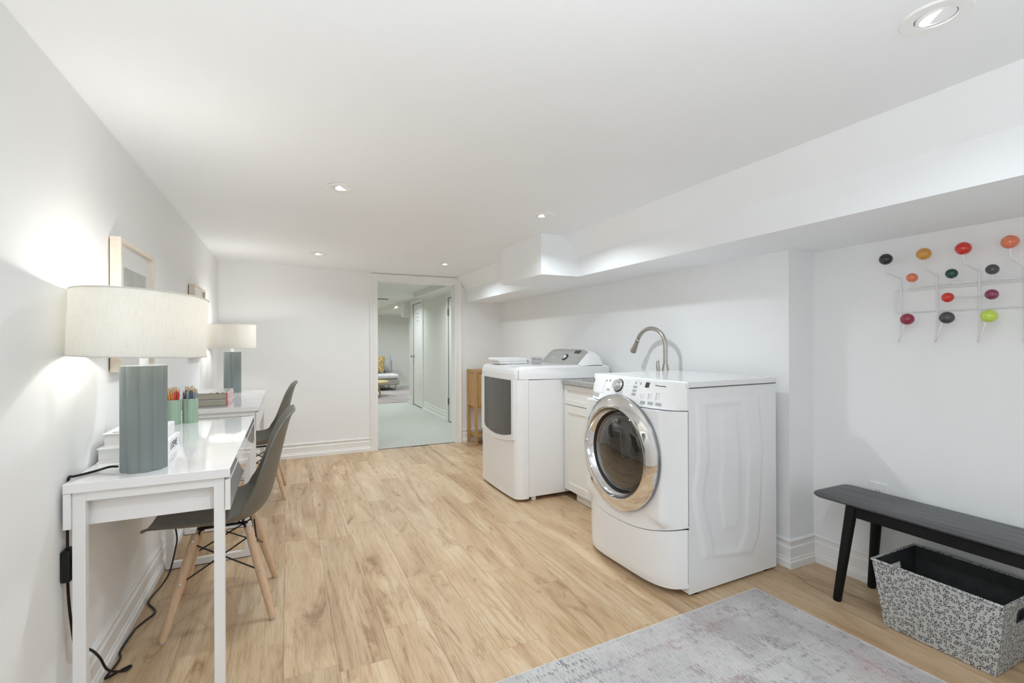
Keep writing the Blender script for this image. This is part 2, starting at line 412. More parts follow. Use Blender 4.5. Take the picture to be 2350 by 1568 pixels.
fl = MB(); fl.box(XL - .1, YB, -.06, XR + .1, YD + .02, -.006); fl.box(OX0 - .05, YD + .02, -.06, OX1 + .05, YD + .12, -.006)
floor = struct(fl.build('floor', pm('subfloor', (.30, .20, .12), .8))); floor['_o'] = (0, 0, 0)
# planks, each one its own piece (rows run along y)
PW, PL, G = .1775, 1.22, .0004
rowoff = {0: .575, 1: .53, 2: 1.934 - 1.22, 3: 2.315 - 1.22, 4: .4, 5: .98, 6: .76, 7: 0.30, 8: .64, 9: 1.02}
meshes = {}
def plank_mesh(w, l):
    k = (round(w, 4), round(l, 4))
    if k not in meshes:
        h, c = .006, .0007; me = bpy.data.meshes.new('plank'); a, b = w / 2, l / 2
        v = [(-a, -b, -h), (a, -b, -h), (a, b, -h), (-a, b, -h), (-a, -b, -c), (a, -b, -c), (a, b, -c), (-a, b, -c),
             (-a + c, -b + c, 0), (a - c, -b + c, 0), (a - c, b - c, 0), (-a + c, b - c, 0)]
        f = [(3, 2, 1, 0), (8, 9, 10, 11)] + [(i, (i + 1) % 4, (i + 1) % 4 + 4, i + 4) for i in range(4)] + [(i + 4, (i + 1) % 4 + 4, (i + 1) % 4 + 8, i + 8) for i in range(4)]
        me.from_pydata(v, [], f); me.materials.append(m_plank); me.update(); meshes[k] = me
    return meshes[k]
r0 = -4
for r in range(r0, 15):
    xa, xb = -.0175 + PW * r, -.0175 + PW * (r + 1)
    xa, xb = max(xa, XL), min(xb, XR)
    if xb - xa < .02: continue
    off = rowoff.get(r, (r * .47 + .33) % 1.22)
    y = off - PL * 4
    while y < YD:
        ya, yb = max(y, YB), min(y + PL, YD + .01); y += PL
        if yb - ya < .03: continue
        if xa > XW + .02 and ya > YC + .02: continue
        o = bpy.data.objects.new('plank', plank_mesh(xb - xa - G, yb - ya - G)); COL.objects.link(o)
        o.location = ((xa + xb) / 2, (ya + yb) / 2, 0); o.parent = floor
cl = MB()
xs = [XL - .1, XL, -.3, -.1, .1, .3, .5, .7, .85, 1.3, 1.9]
v = []; f = []
for x in xs:
    for y in (YB, YD + .001): v.append((x, y, cz(x)))
f = [(2 * i, 2 * i + 2, 2 * i + 3, 2 * i + 1) for i in range(len(xs) - 1)]
cl.add(v, f)
n0 = len(v); cl.add([(x, y, z + .12) for x, y, z in v], [g[::-1] for g in f])
ceil = struct(cl.build('ceiling', m_ceil, smooth=True, fix=False))
wl = MB(); wl.box(XL - .1, YB, 0, XL, YD + .12, 2.0); struct(wl.build('wall_left', m_wall))
wf = MB(); wf.box(XL, YD, 0, OX0 - .018, YD + .12, 2.0); wf.box(OX1 + .018, YD, 0, 2.6, YD + .12, 2.0); wf.box(OX0 - .018, YD, OZ + .018, OX1 + .018, YD + .12, 2.0)
struct(wf.build('wall_far', m_wall))
ww = MB(); ww.box(XW, YC, 0, XW + .3, YD, 1.8); struct(ww.build('wall_laundry', m_wall))
ww = MB(); ww.box(XR, YB, 0, XR + .1, YC, 1.8); struct(ww.build('wall_right', m_wall))
ww = MB(); ww.box(XL - .1, YB - .1, 0, XR + .1, YB, 2.0); struct(ww.build('wall_back', m_wall))
bk = MB(); bk.prism([(1.843, 1.59), (1.843, 1.73), (1.735, cz(1.7)), (2.7, cz(1.7)), (2.7, 1.59)], YB, YD, 'y')
bk2 = MB(); bk.box(1.546, 2.84, 1.59, 1.846, 3.50, cz(1.7) + .01)
struct(bk.build('trim_1', m_ceil))
# access panel outline on the ceiling
ap = MB()
for a, b_, c_, d_ in ((1.48, 4.52, 1.735, 4.525), (1.48, 4.2, 1.485, 4.52), (1.73, 4.2, 1.735, 4.52), (1.48, 4.2, 1.735, 4.205)):
    ap.box(a, b_, cz(1.6) - .0012, c_, d_, cz(1.6) + .001)
struct(ap.build('trim_2', m_trim))

BBP = [(0, .14), (.010, .139), (.013, .133), (.009, .127), (.006, .119), (.006, .105), (.012, .099), (.012, .094), (.010, .093), (.010, .050), (.014, .046), (.014, .038), (.019, .031), (.019, 0), (0, 0)]
def sweep(name, prof, path, mat, side=1, parent=None, z0=0):
    P = [Vector((p[0], p[1])) for p in path]; n = len(P); m = len(prof); vs = []
    for i in range(n):
        def nrm(a, b): d = (b - a).normalized(); return Vector((-d.y, d.x)) * side
        if i == 0: nn = nrm(P[0], P[1]); k = 1
        elif i == n - 1: nn = nrm(P[-2], P[-1]); k = 1
        else:
            a, b = nrm(P[i - 1], P[i]), nrm(P[i], P[i + 1]); nn = (a + b).normalized(); k = 1 / max(.3, nn.dot(a))
        for d, z in prof: q = P[i] + nn * d * k; vs.append((q.x, q.y, z + z0))
    fs = [(i * m + j, i * m + (j + 1) % m, (i + 1) * m + (j + 1) % m, (i + 1) * m + j) for i in range(n - 1) for j in range(m)]
    fs += [tuple(range(m)), tuple(range((n - 1) * m, n * m))[::-1]]
    mb = MB(); mb.add(vs, fs); return autosm(mb.build(name, mat, parent), .5)
struct(sweep('baseboard_left', BBP, [(XL, YB), (XL, YD)], m_trim, -1))
struct(sweep('baseboard_far', BBP, [(XL, YD), (.797, YD)], m_trim, -1))
struct(sweep('baseboard_laundry', BBP, [(1.795, YD), (XW, YD)], m_trim, -1))
struct(sweep('baseboard_right', BBP, [(XW, YD), (XW, YC), (XR, YC), (XR, YB)], m_trim, -1))
# door casing: moulded profile, two legs and a head, plus jambs
CP = [(0, 0), (0, .020), (.010, .022), (.018, .017), (.026, .013), (.040, .013), (.052, .010), (.060, .012), (.066, .009), (.066, 0)]
cs = MB(); cpth = [(OX0 - .001, 0, -1, 0), (OX0 - .001, OZ + .001, -1, 1), (OX1 + .001, OZ + .001, 1, 1), (OX1 + .001, 0, 1, 0)]
vs = [(x + dx * (.066 - a) * 1.15, YD - b, z + dz * (.066 - a) * 1.15) for x, z, dx, dz in cpth for a, b in CP]; m_ = len(CP)
fs = [(i * m_ + j, i * m_ + (j + 1) % m_, (i + 1) * m_ + (j + 1) % m_, (i + 1) * m_ + j) for i in range(3) for j in range(m_)] + [tuple(range(m_)), tuple(range(3 * m_, 4 * m_))]
cs.add(vs, fs)
struct(autosm(cs.build('trim_3', m_trim), .5))
jb = MB(); jb.box(OX0 - .0179, YD + .0005, 0, OX0, YD + .124, OZ); jb.box(OX1, YD + .0005, 0, OX1 + .0179, YD + .124, OZ); jb.box(OX0 - .0179, YD + .0005, OZ, OX1 + .0179, YD + .124, OZ + .0179)

struct(jb.build('trim_4', m_trim))
th = MB(); th.box(OX0, YD + .006, -.006, OX1, YD + .022, .003); struct(th.build('trim_5', m_hinge))

# ------------------------------------------------------------------ hall and far room
HX, HE = 2.06, 8.95
cpt = MB(); cpt.box(.6, YD + .02, -.05, 4.2, 12.6, .006); cp_o = struct(cpt.build('floor_hall', m_carpet))
hw = MB(); hw.box(HX, YD + .12, 0, HX + .12, 5.88, 2.3); hw.box(HX, 6.54, 0, HX + .12, 7.98, 2.3); hw.box(HX, 8.634, 0, HX + .12, HE, 2.3)
hw.box(HX, 5.88, 1.765, HX + .12, 6.54, 2.3); hw.box(HX, 7.98, 1.823, HX + .12, 8.634, 2.3); hw.box(HX + .12, HE - .1, 0, 4.2, HE, 2.3)
struct(hw.build('wall_hall_right', m_hall))
hl = MB(); hl.box(.58, YD + .12, 0, .70, 12.6, 2.3); struct(hl.build('wall_hall_left', m_hall))
hf = MB(); hf.box(.6, 12.53, 0, 4.2, 12.63, 2.3); struct(hf.build('wall_den', m_hall))
hr = MB(); hr.box(4.1, HE, 0, 4.2, 12.6, 2.3); struct(hr.build('wall_den_right', m_hall))
hc = MB(); hc.box(.6, YD + .12, 1.9, HX + .1, HE, 2.0); hc.box(.6, HE, 1.93, 4.2, 12.6, 2.03); struct(hc.build('ceiling_hall', m_hall))
hb = MB(); hb.box(1.777, YD + .12, 1.828, HX + .05, 7.445, 1.96); struct(hb.build('trim_6', m_hall))
hb = MB(); hb.box(1.98, HE + .02, 1.83, 2.6, 12.53, 1.95); struct(hb.build('trim_7', m_hall))
hb = MB(); hb.box(1.965, HE + .0, 1.625, 2.18, HE + .25, 1.93); struct(hb.build('trim_8', m_halltrim))
struct(sweep('baseboard_hall', BBP, [(HX, 6.64), (HX, 7.9)], m_halltrim, 1))
struct(sweep('baseboard_hall', BBP, [(HX, 8.72), (HX, HE), (2.3, HE)], m_halltrim, 1))
struct(sweep('baseboard_den', BBP, [(.7, 12.53), (4.1, 12.53)], m_halltrim, -1))
hcs = MB()
for ya, yb, zt in ((5.88, 6.54, 1.765), (7.98, 8.634, 1.823)):
    for y0, y1 in ((ya - .07, ya), (yb, yb + .075)): hcs.box(HX - .014, y0, 0, HX + .006, y1, zt + .065)
    hcs.box(HX - .014, ya, zt, HX + .006, yb, zt + .065)
struct(hcs.build('trim_9', m_halltrim))
def slab_door(name, y0, y1, zt, knob, hinge_y, hz):
    d = MB(); d.box(HX + .006, y0 + .004, .025, HX + .042, y1 - .004, zt - .008)
    o = struct(d.build(name, m_halltrim, bevel=.002)); o['_o'] = (0, 0, 0)
    if knob:
        k = MB(); k.lathe([(0, 0), (.028, 0), (.028, .006), (.011, .008), (.010, .03), (.022, .036), (.027, .048), (.024, .060), (.012, .066), (0, .067)], 20, rotM((HX + .006, knob, .889), (-1, 0, 0)))
        autosm(k.build('door_knob', m_steel, o), .6)
    for z in hz:
        h = MB(); h.tube([(HX - .006, hinge_y, z - .045), (HX - .006, hinge_y, z + .045)], .007, 8); h.box(HX - .004, hinge_y - .012, z - .044, HX + .008, hinge_y + .012, z + .044)
        h.build('hinge', m_hinge, o)
    return o
door1 = slab_door('door_1', 7.98, 8.634, 1.823, 8.57, 7.99, (.30, 1.60))
door2 = slab_door('door_2', 5.88, 6.54, 1.765, None, 6.53, (.30, 1.56))
pn = MB(); pn.box(HX - .001, 8.2, 1.46, HX + .007, 8.40, 1.70); notice = pn.build('notice_sheet', m_pagew)
tag(notice, 'small framed notice sheet pinned high on the closet door down the hall', 'notice')
for i in range(3):
    for j in range(3): g = MB(); g.box(HX - .002, 8.225 + j * .055, 1.49 + i * .065, HX + .001, 8.262 + j * .055, 1.53 + i * .065); g.build('printed_block', m_print, notice)
gr = MB(); gr.box(HX - .002, 8.12, .36, HX + .008, 8.32, .62); vg = gr.build('door_vent', m_halltrim, bevel=.002)
tag(vg, 'white louvred vent plate low on the closet door down the hall', 'vent')
g = MB()
for i in range(7): g.box(HX - .005, 8.13, .38 + i * .033, HX - .001, 8.31, .395 + i * .033)
g.build('louvre', m_halltrim, vg)
def downlight(x, y, z, label, group, r=.066, tilt=(0, 0), on=True, power=None, hall=False):
    t = thing('downlight', label, 'ceiling light', (x, y, z), group)
    a = MB(); a.lathe([(r, .0), (r, -.002), (r * .96, -.0045), (r * .60, -.0035), (r * .575, 0)], 40, Matrix.Translation((x, y, z)))
    autosm(a.build('trim_ring', m_trim, t), .6)
    tv = Vector((tilt[0], tilt[1], -1)).normalized(); Mx = rotM((x, y, z + .004), tv)
    a = MB(); a.lathe([(r * .56, -.006), (r * .56, .003), (r * .46, .007), (r * .45, .003)], 36, Mx); autosm(a.build('gimbal_ring', m_trim, t), .6)
    a = MB(); a.lathe([(0, .004), (r * .45, .004)], 32, Mx); a.build('lens', m_downemit, t)
    a = MB(); a.lathe([(r * .575, -.0005), (r * .56, -.0006)], 32, Matrix.Translation((x, y, z))); a.build('shadow_gap', m_gap, t)
    if on:
        l = area_light('downlight_glow', (x, y, z - .012), .075, power or DOWN_POWER, DOWN_COL, spread=math.radians(150))
    return t
GL = 'recessed downlights in the white ceiling'
D = [(.239, 2.44, 'recessed white downlight nearest the left lamp, above the near desk'), (.24, 4.327, 'small recessed downlight furthest left, near the far wall'),
     (1.339, 2.431, 'recessed downlight in the middle of the ceiling beside the bulkhead bump'), (1.339, 4.318, 'small recessed downlight beside the ceiling access hatch by the doorway'),
     (1.329, .575, 'large recessed downlight at the top right corner of the photo')]
for x, y, lb in D: downlight(x, y, cz(x), lb, GL, tilt=(.12, -.1), power=1.9 if y < 1 else (7.2 if x > 1 else DOWN_POWER))
for x, y in ((.24, .575), (.24, -1.3)):
    area_light('downlight_glow', (x, y, cz(x) - .012), .075, DOWN_POWER, DOWN_COL, spread=math.radians(165))
GH = 'recessed downlights down the hall'
HL = [(1.477, 6.248, 1.9, 'recessed hall downlight nearest the door head, seen through the doorway'), (1.52, 8.18, 1.9, 'recessed hall downlight just before the ceiling vent'), (1.80, 9.75, 1.93, 'lit recessed downlight beyond the ceiling vent')]
for x, y, z, lb in HL: downlight(x, y, z, lb, GH, power=9.0, r=.055)
area_light('downlight_glow', (2.9, 10.8, 1.90), .08, 20, DOWN_COL, spread=math.radians(165))
area_light('downlight_glow', (1.2, 11.2, 1.90), .08, 14, DOWN_COL, spread=math.radians(165))
cv = MB(); cv.box(1.32, 8.45, 1.894, 1.62, 8.62, 1.901); vo = cv.build('ceiling_vent', m_halltrim, bevel=.002, off=(1.47, 8.53, 1.9))
tag(vo, 'slotted metal air vent in the hall ceiling', 'vent')
g = MB()
for i in range(4): g.box(1.34, 8.475 + i * .036, 1.8915, 1.60, 8.492 + i * .036, 1.8945)
g.build('slot', m_gap, vo)

# far-room furniture
rg = MB(); rg.box(.9, 9.06, .006, 3.3, 12.0, .014); tag(rg.build('den_rug', m_rug2, off=(2, 10.5, .006)), 'faded rose patterned rug under the grey chaise in the far room', 'rug')
sf = thing('chaise_sofa', 'grey chaise sofa with pale seat cushion in the far room', 'sofa', (1.8, 11.75, .014))
m_sofa = pm('sofa_fabric', (.36, .35, .31), .9, var=.05, bmp=.3); m_sofal = pm('seat_cushion_fabric', (.64, .64, .62), .9, var=.03, bmp=.2); m_sofag = pm('grey_cushion', (.40, .42, .40), .9, var=.05, bmp=.3)
a = MB(); a.box(.95, 11.33, .14, 2.38, 12.2, .285); a.build('sofa_base', m_sofa, sf, bevel=.03, seg=3)
a = MB(); a.box(.95, 11.31, .29, 2.36, 12.1, .395); a.build('seat_cushion', m_sofal, sf, bevel=.045, seg=4)
a = MB(); a.box(.95, 12.08, .29, 2.36, 12.3, .72); a.build('backrest', m_sofa, sf, bevel=.05, seg=3)
for x, y in ((2.30, 11.38), (2.28, 12.12), (1.0, 11.38), (1.0, 12.12)):
    a = MB(); a.tube([(x, y, .014), (x, y, .15)], .015, 10); a.build('leg', m_steel, sf)
def cushion(name, lb, c, w, h, t, mat, rx):
    def fn(sg):
        def f(u, v):
            a, b = u * 2 - 1, v * 2 - 1; e = (1 - abs(a) ** 3) * (1 - abs(b) ** 3); k = 1 - .08 * (1 - abs(a)) * abs(b) - .0
            return (a * w / 2, sg * t / 2 * (e ** .5), b * h / 2 * k)
        return f
    m = MB(); m.grid(fn(1), 12, 12); m.grid(fn(-1), 12, 12, flip=True)
    o = m.build(name, mat, smooth=True, fix=True); o.location = c; o.rotation_euler = rx; tag(o, lb, 'cushion'); return o
cushion('throw_cushion', 'grey throw cushion leaning behind the gold one on the chaise', (2.09, 11.93, .64), .40, .42, .13, m_sofag, (-.25, 0, -.15))
m_gold = pm('gold_pattern_fabric', (.42, .30, .12), .8, var=.75, scale=38)
cushion('throw_cushion', 'gold and cream patterned throw cushion on the chaise', (1.89, 11.70, .63), .40, .40, .13, m_gold, (-.2, .1, -.2))
ct = thing('coffee_table', 'round honey-wood coffee table in front of the chaise', 'table', (1.50, 10.3, .017))
m_pale = pm('pale_wood', (.62, .47, .22), .4, var=.1, stretch=(1, 6, 1))
a = MB(); a.lathe([(0, .30), (.40, .30), (.425, .315), (.425, .325), (.42, .33), (0, .33)], 40, Matrix.Translation((1.50, 10.3, .0))); autosm(a.build('tabletop', m_pale, ct), .5)
for i in range(3):
    g0 = .5 + i * 2.094
    a = MB(); a.tube([(1.5 + .33 * math.cos(g0), 10.3 + .33 * math.sin(g0), .020), (1.5 + .24 * math.cos(g0), 10.3 + .24 * math.sin(g0), .31)], [.016, .028], 10); a.build('leg', m_pale, ct)

# ------------------------------------------------------------------ desks
def make_desk(label):
    t = thing('writing_desk', label, 'desk', (0, 0, 0), 'white gloss desks along the left wall'); LN = 1.195; DP = .406
    MB().box(0, 0, .712, DP, LN, .74).build('tabletop', m_desk, t, bevel=.0015)
    for y0 in (.012, LN - .037):
        a = MB(); a.box(.017, y0, 0.003, .047, y0 + .025, .711); a.box(.36, y0, 0.003, .389, y0 + .025, .711); a.box(.047, y0, .684, .36, y0 + .025, .711); a.box(.047, y0, .003, .36, y0 + .025, .035)
        fo = a.build('leg_frame', m_frame, t, bevel=.001)
        b = MB(); b.box(.017, y0, 0, .389, y0 + .025, .003); b.build('floor_glide', m_gap, fo)
    a = MB(); a.box(.02, .05, .605, .38, .064, .7115); a.box(.02, LN - .064, .605, .38, LN - .05, .7115); a.box(.02, .064, .605, .38, LN - .064, .614); a.box(.36, .064, .614, .372, LN - .064, .70)
    a.build('drawer_case', m_desk, t, bevel=.0008)
    MB().box(.0, .002, .611, .0165, LN - .002, .711).build('back_panel', m_desk, t, bevel=.001)
    for ya, yb in ((.003, .5965), (.5985, LN - .003)):
        MB().box(.391, ya, .609, DP, yb, .7045).build('drawer', m_desk, t, bevel=.001)
    return t
dk1 = make_desk('white gloss desk nearest the camera, holding the big lamp and pencil cups'); dk1.location = (-.571, 1.745, 0)
dk2 = copy_tree(dk1); dk2['label'] = 'white gloss desk further back, holding the pink books and second lamp'; dk2.location = (-.571, 3.372, 0)

# ------------------------------------------------------------------ lamps
def make_lamp(label, tilt=(0, 0)):
    t = thing('table_lamp', label, 'lamp', (0, 0, 0), 'fluted table lamps on the desks')
    nl, n = 10, 160; rb = .0615
    def R(a): return rb * (1 - .085 * (1 - abs(math.cos(a * nl / 2)) ** .9))
    v = []; f = []; prof = [(1, 0), (1, .002), (1, .322), (.985, .3245)]
    for s_, z in prof:
        for i in range(n):
            a = 2 * math.pi * i / n; v.append((R(a) * s_ * math.cos(a), R(a) * s_ * math.sin(a) * 1.08, z))
    for k in range(3):
        for i in range(n): j = (i + 1) % n; f.append((k * n + i, k * n + j, (k + 1) * n + j, (k + 1) * n + i))
    f += [tuple(range(n))[::-1], tuple(range(3 * n, 4 * n))]
    autosm(MB().add(v, f).build('fluted_base', m_base, t), .9)
    autosm(MB().lathe([(0, .3245), (.0115, .3245), (.0115, .40), (0, .40)], 20).build('neck', m_neck, t), .6)
    MB().lathe([(0, .396), (.014, .396), (.014, .43), (0, .43)], 20).build('bulb_socket', m_black, t)
    bu = MB().lathe([(0, .43), (.012, .432), (.014, .44), (.024, .462), (.028, .48), (.022, .50), (0, .508)], 20); autosm(bu.build('bulb', m_bulb, t), 2)
    ax, ay, n = .1685, .262, 96; v = []; f = []
    z0, z1 = .355, .542
    for q, (k, z) in enumerate(((1, z0), (1, z1), (.985, z1), (.985, z0))):
        for i in range(n): a = 2 * math.pi * i / n; v.append((ax * k * math.cos(a), ay * k * math.sin(a), z))
    for q in range(4):
        for i in range(n): j = (i + 1) % n; p = (q + 1) % 4; f.append((q * n + i, q * n + j, p * n + j, p * n + i))
    so = autosm(MB().add(v, f).build('lamp_shade', m_shade, t), .6); so.rotation_euler = (tilt[0], tilt[1], 0); so.location = (-.45 * tilt[1], .45 * tilt[0], 0)
    for z in (z0, z1):
        rp = [(ax * math.cos(2 * math.pi * i / 64), ay * math.sin(2 * math.pi * i / 64), z) for i in range(65)]
        MB().tube(rp, .0022, 6).build('shade_rim', m_shade, so)
    sp_ = MB()
    for i in range(3):
        a = i * 2.094 + .3; sp_.tube([(.012 * math.cos(a), .012 * math.sin(a), .436), (ax * .985 * math.cos(a), ay * .985 * math.sin(a), .50)], .0015, 6)
    sp_.build('shade_spider', m_steel, so)
    return t
lp1 = make_lamp('large fluted grey lamp with cream drum shade on the near desk', (-.012, .035)); lp1.location = (-.411, 1.862, .74)
lp2 = make_lamp('fluted grey lamp with cream drum shade on the far desk by the corner'); lp2.location = (-.403, 4.45, .74)
for lp in (lp1, lp2):
    x, y, z = lp.location
    point_light('lamp_bulb_glow', (x, y, z + .485), .03, LAMP_POWER, (1, .96, .90))
# cord of the near lamp, built in world space then parented
pc = thing('power_cord', 'black power cord with an inline switch, running from the near lamp down to the floor', 'cord', (-.50, 2.08, .0))
cpts = [(-.4785, 1.868, .752), (-.50, 1.874, .752), (-.53, 1.87, .745), (-.555, 1.84, .744), (-.569, 1.815, .7455), (-.5768, 1.808, .744), (-.5768, 1.80, .70), (-.5765, 1.797, .62), (-.575, 1.792, .585), (-.5705, 1.778, .546)]
cu1 = catmull(cpts, 6)
cpts2 = [(-.571, 1.780, .460), (-.5705, 1.787, .39), (-.567, 1.80, .30), (-.564, 1.82, .225), (-.558, 1.87, .207), (-.555, 1.92, .17), (-.55, 1.965, .12), (-.538, 1.995, .06), (-.512, 2.055, .012), (-.500, 2.085, .0045), (-.506, 2.092, .0045), (-.54, 2.066, .0045), (-.560, 2.050, .0045), (-.5605, 2.060, .0045), (-.553, 2.10, .0045), (-.5475, 2.155, .0045), (-.5590, 2.20, .0045), (-.5590, 2.24, .0045), (-.552, 2.33, .0045), (-.548, 2.36, .0045), (-.528, 2.41, .0045), (-.508, 2.457, .0045), (-.52, 2.50, .0045), (-.551, 2.56, .0045), (-.553, 2.62, .0045), (-.535, 2.70, .010), (-.516, 2.76, .035), (-.511, 2.82, .069), (-.511, 2.88, .105), (-.512, 2.93, .135), (-.523, 2.97, .171), (-.542, 3.0, .22), (-.565, 3.02, .30), (-.572, 3.02, .36)]
cu2 = catmull(cpts2, 5)
autosm(MB().tube(cu1, .0035, 8).tube(cu2, .0038, 8).build('cable', m_black, pc), 2)
sw = MB(); sw.box(-.5815, 1.757, .458, -.558, 1.805, .548); so = sw.build('inline_switch', m_black, pc, bevel=.006, seg=3)
MB().box(-.559, 1.768, .50, -.555, 1.79, .52).build('slider', m_blackm, so, bevel=.002)
# wall outlet behind the near desk where the cord ends
def outlet(x, y, z, nx, label, w=.07, h=.115):
    t = thing('wall_outlet', label, 'outlet', (x, y, z)); s_ = nx
    a = MB(); a.box(min(x, x + s_ * .005), y - w / 2, z - h / 2, max(x, x + s_ * .005), y + w / 2, z + h / 2); a.build('cover_plate', m_plastic, t, bevel=.002)
    for dz in (-.02, .02):
        q = MB(); q.box(min(x + s_ * .005, x + s_ * .007), y - .016, z + dz - .013, max(x + s_ * .005, x + s_ * .007), y + .016, z + dz + .013); so_ = q.build('socket', m_plastic, t, bevel=.001)
        q = MB()
        for dy in (-.006, .006): q.box(min(x + s_ * .0068, x + s_ * .0074), y + dy - .001, z + dz - .004, max(x + s_ * .0068, x + s_ * .0074), y + dy + .001, z + dz + .005)
        q.build('slot', m_gap, so_)
    q = MB(); q.lathe([(0, .0), (.003, 0), (.003, .0012), (0, .0012)], 10, rotM((x + s_ * .005, y, z), (s_, 0, 0))); q.build('screw', m_steel, t)
    return t
outlet(XR, 1.290, .421, -1, 'white wall outlet just above the black bench', .075, .115)

# ------------------------------------------------------------------ items on the near desk
ZD = .74
def book(name, label, x0, y0, x1, y1, z0, z1, spine, cover, pages, ov=.004, group=None, th=.0035):
    t = thing(name, label, 'book', ((x0 + x1) / 2, (y0 + y1) / 2, z0), group)
    a = MB(); a.box(x0 + ov, y0 + ov, z0 + th, x1 - ov, y1 - ov, z1 - th); a.build('pages', pages, t)
    a = MB(); a.box(x0, y0, z0, x1, y1, z0 + th); a.box(x0, y0, z1 - th, x1, y1, z1)
    a.box(x1 - .004, y0, z0 + th, x1, y1, z1 - th)
    a.build('cover', cover, t, bevel=.001)
    return t
b1 = book('coffee_table_book', 'thick white book with LOEWE-style black capitals, bottom of the stack behind the lamp'.replace('LOEWE-style ', 'large '), -.568, 1.998, -.384, 2.262, ZD, .788, 'x', m_cover, m_pagew, group='white books behind the near lamp')
Mx = Matrix.Translation((-.3838, 2.088, .7505)) @ Matrix.Rotation(math.pi / 2, 4, 'Z') @ Matrix.Rotation(math.pi / 2, 4, 'X')
text_mesh('lettering', 'LOEWE', .036, Mx @ Matrix.Scale(.95, 4, (1, 0, 0)), m_ink, b1)
a = MB(); a.box(-.3842, 2.235, .752, -.3836, 2.243, .776); a.build('spine_emblem', m_print, b1)
b2 = book('coffee_table_book', 'plain white book on top of the stack behind the lamp', -.556, 2.012, -.397, 2.238, .788, .834, 'x', m_cover, m_pagew, group='white books behind the near lamp')
a = MB(); a.box(-.3972, 2.222, .797, -.3966, 2.228, .802); a.build('spine_emblem', m_print, b2)
Mx = Matrix.Translation((-.52, 2.04, .8341)) @ Matrix.Rotation(0, 4, 'Z')
for q in ((-.535, 2.03, .8338, -.50, 2.04, .8344), (-.515, 2.045, .8338, -.48, 2.052, .8344), (-.43, 2.2, .8338, -.41, 2.207, .8344)): a = MB(); a.box(*q); a.build('cover_print', m_ink, b2)
dm_ = pm('pale_green_glaze', (.50, .58, .53), .5, var=.02)
dd = thing('small_disc_plaque', 'pale green round plaque standing on the white books, mostly behind the lamp', 'ornament', (-.47, 2.17, .834))
a = MB(); a.lathe([(0, -.006), (.052, -.006), (.056, -.003), (.056, .003), (.052, .006), (0, .006)], 48, rotM((-.478, 2.17, .89), (.12, -1, 0))); autosm(a.build('disc', dm_, dd), .6)
a = MB()
for i in range(4): a.box(-.437, 2.1565, .872 + i * .010, -.432, 2.1585, .877 + i * .010)
a.build('incised_marks', m_print, dd)
def cup(label, x, y):
    t = thing('pencil_cup', label, 'cup', (x, y, ZD), 'sage green pencil cups on the near desk')
    n = 96; nl = 8; v = []; f = []
    def R(a, k=1): return .0335 * (1 - .11 * (1 - abs(math.cos(a * nl / 2)) ** .8)) * k
    rows = [(1, 0), (1, .118), (.93, .1195), (.90, .118), (.88, .006)]
    for k, z in rows:
        for i in range(n): a = 2 * math.pi * i / n + .2; v.append((x + R(a) * k * math.cos(a), y + R(a) * k * math.sin(a), ZD + z))
    for r in range(4):
        for i in range(n): j = (i + 1) % n; f.append((r * n + i, r * n + j, (r + 1) * n + j, (r + 1) * n + i))
    f += [tuple(range(n))[::-1], tuple(range(4 * n, 5 * n))]
    autosm(MB().add(v, f).build('fluted_cup', m_sage, t), .9); return t
cup('sage green fluted cup full of orange and red pencils', -.508, 2.815)
cup('sage green fluted cup full of grey and blue pencils', -.440, 2.845)
pw = pm('pencil_bare_wood', (.66, .48, .28), .6)
def pencil_mesh(colm, leadm, L_):
    r = .0037; m = MB(); v = []; f = []
    for z, k in ((0, 1), (L_ - .02, 1), (L_ - .005, .32), (L_, .02)):
        for i in range(6): a = math.pi / 3 * i; v.append((r * k * math.cos(a), r * k * math.sin(a), z))
    for q in range(3):
        for i in range(6): j = (i + 1) % 6; f.append((q * 6 + i, q * 6 + j, (q + 1) * 6 + j, (q + 1) * 6 + i))
    f.append(tuple(range(6))[::-1]); f.append(tuple(range(18, 24)))
    me = bpy.data.meshes.new('pencil'); me.from_pydata(v, [], f)
    for q in (colm, pw, leadm): me.materials.append(q)
    me.polygons.foreach_set('material_index', [0] * 6 + [1] * 6 + [2] * 6 + [0, 2]); me.update(); return me
def pencils(cx, cy_, cols, count, label, group, seed):
    rnd = random.Random(seed); ms = []
    for nm, c in cols:
        q = pm('pencil_' + nm, c, .35); ql = pm('lead_' + nm, tuple(k * .55 for k in c), .5); ms.append((nm, pencil_mesh(q, ql, .178)))
    for i in range(count):
        a = 2.399 * i; rr = .0225 * math.sqrt((i + .5) / count); bx, by = cx + rr * .6 * math.cos(a), cy_ + rr * .6 * math.sin(a)
        nm, me = ms[rnd.randrange(len(ms))]
        o = bpy.data.objects.new('pencil', me); COL.objects.link(o)
        tx, ty = rr * 1.25 * math.cos(a) + rnd.uniform(-.004, .004), rr * 1.25 * math.sin(a) + rnd.uniform(-.004, .004)
        d = Vector((tx * .6, ty * .6, .15)).normalized(); zl = ZD + .007 - rnd.uniform(0, .0) ; s_ = rnd.uniform(.88, 1.0)
        o.matrix_world = Matrix.Translation((bx, by, zl)) @ d.to_track_quat('Z', 'Y').to_matrix().to_4x4() @ Matrix.Scale(s_, 4)
        tag(o, label % nm, 'pencil', group % nm)
pencils(-.508, 2.815, [('orange', (.80, .20, .05)), ('coral', (.82, .22, .14)), ('red', (.62, .05, .05)), ('amber', (.75, .38, .05)), ('ochre', (.52, .33, .06))], 36, '%s pencil in the left sage cup', '%s pencils in the left sage cup', 3)
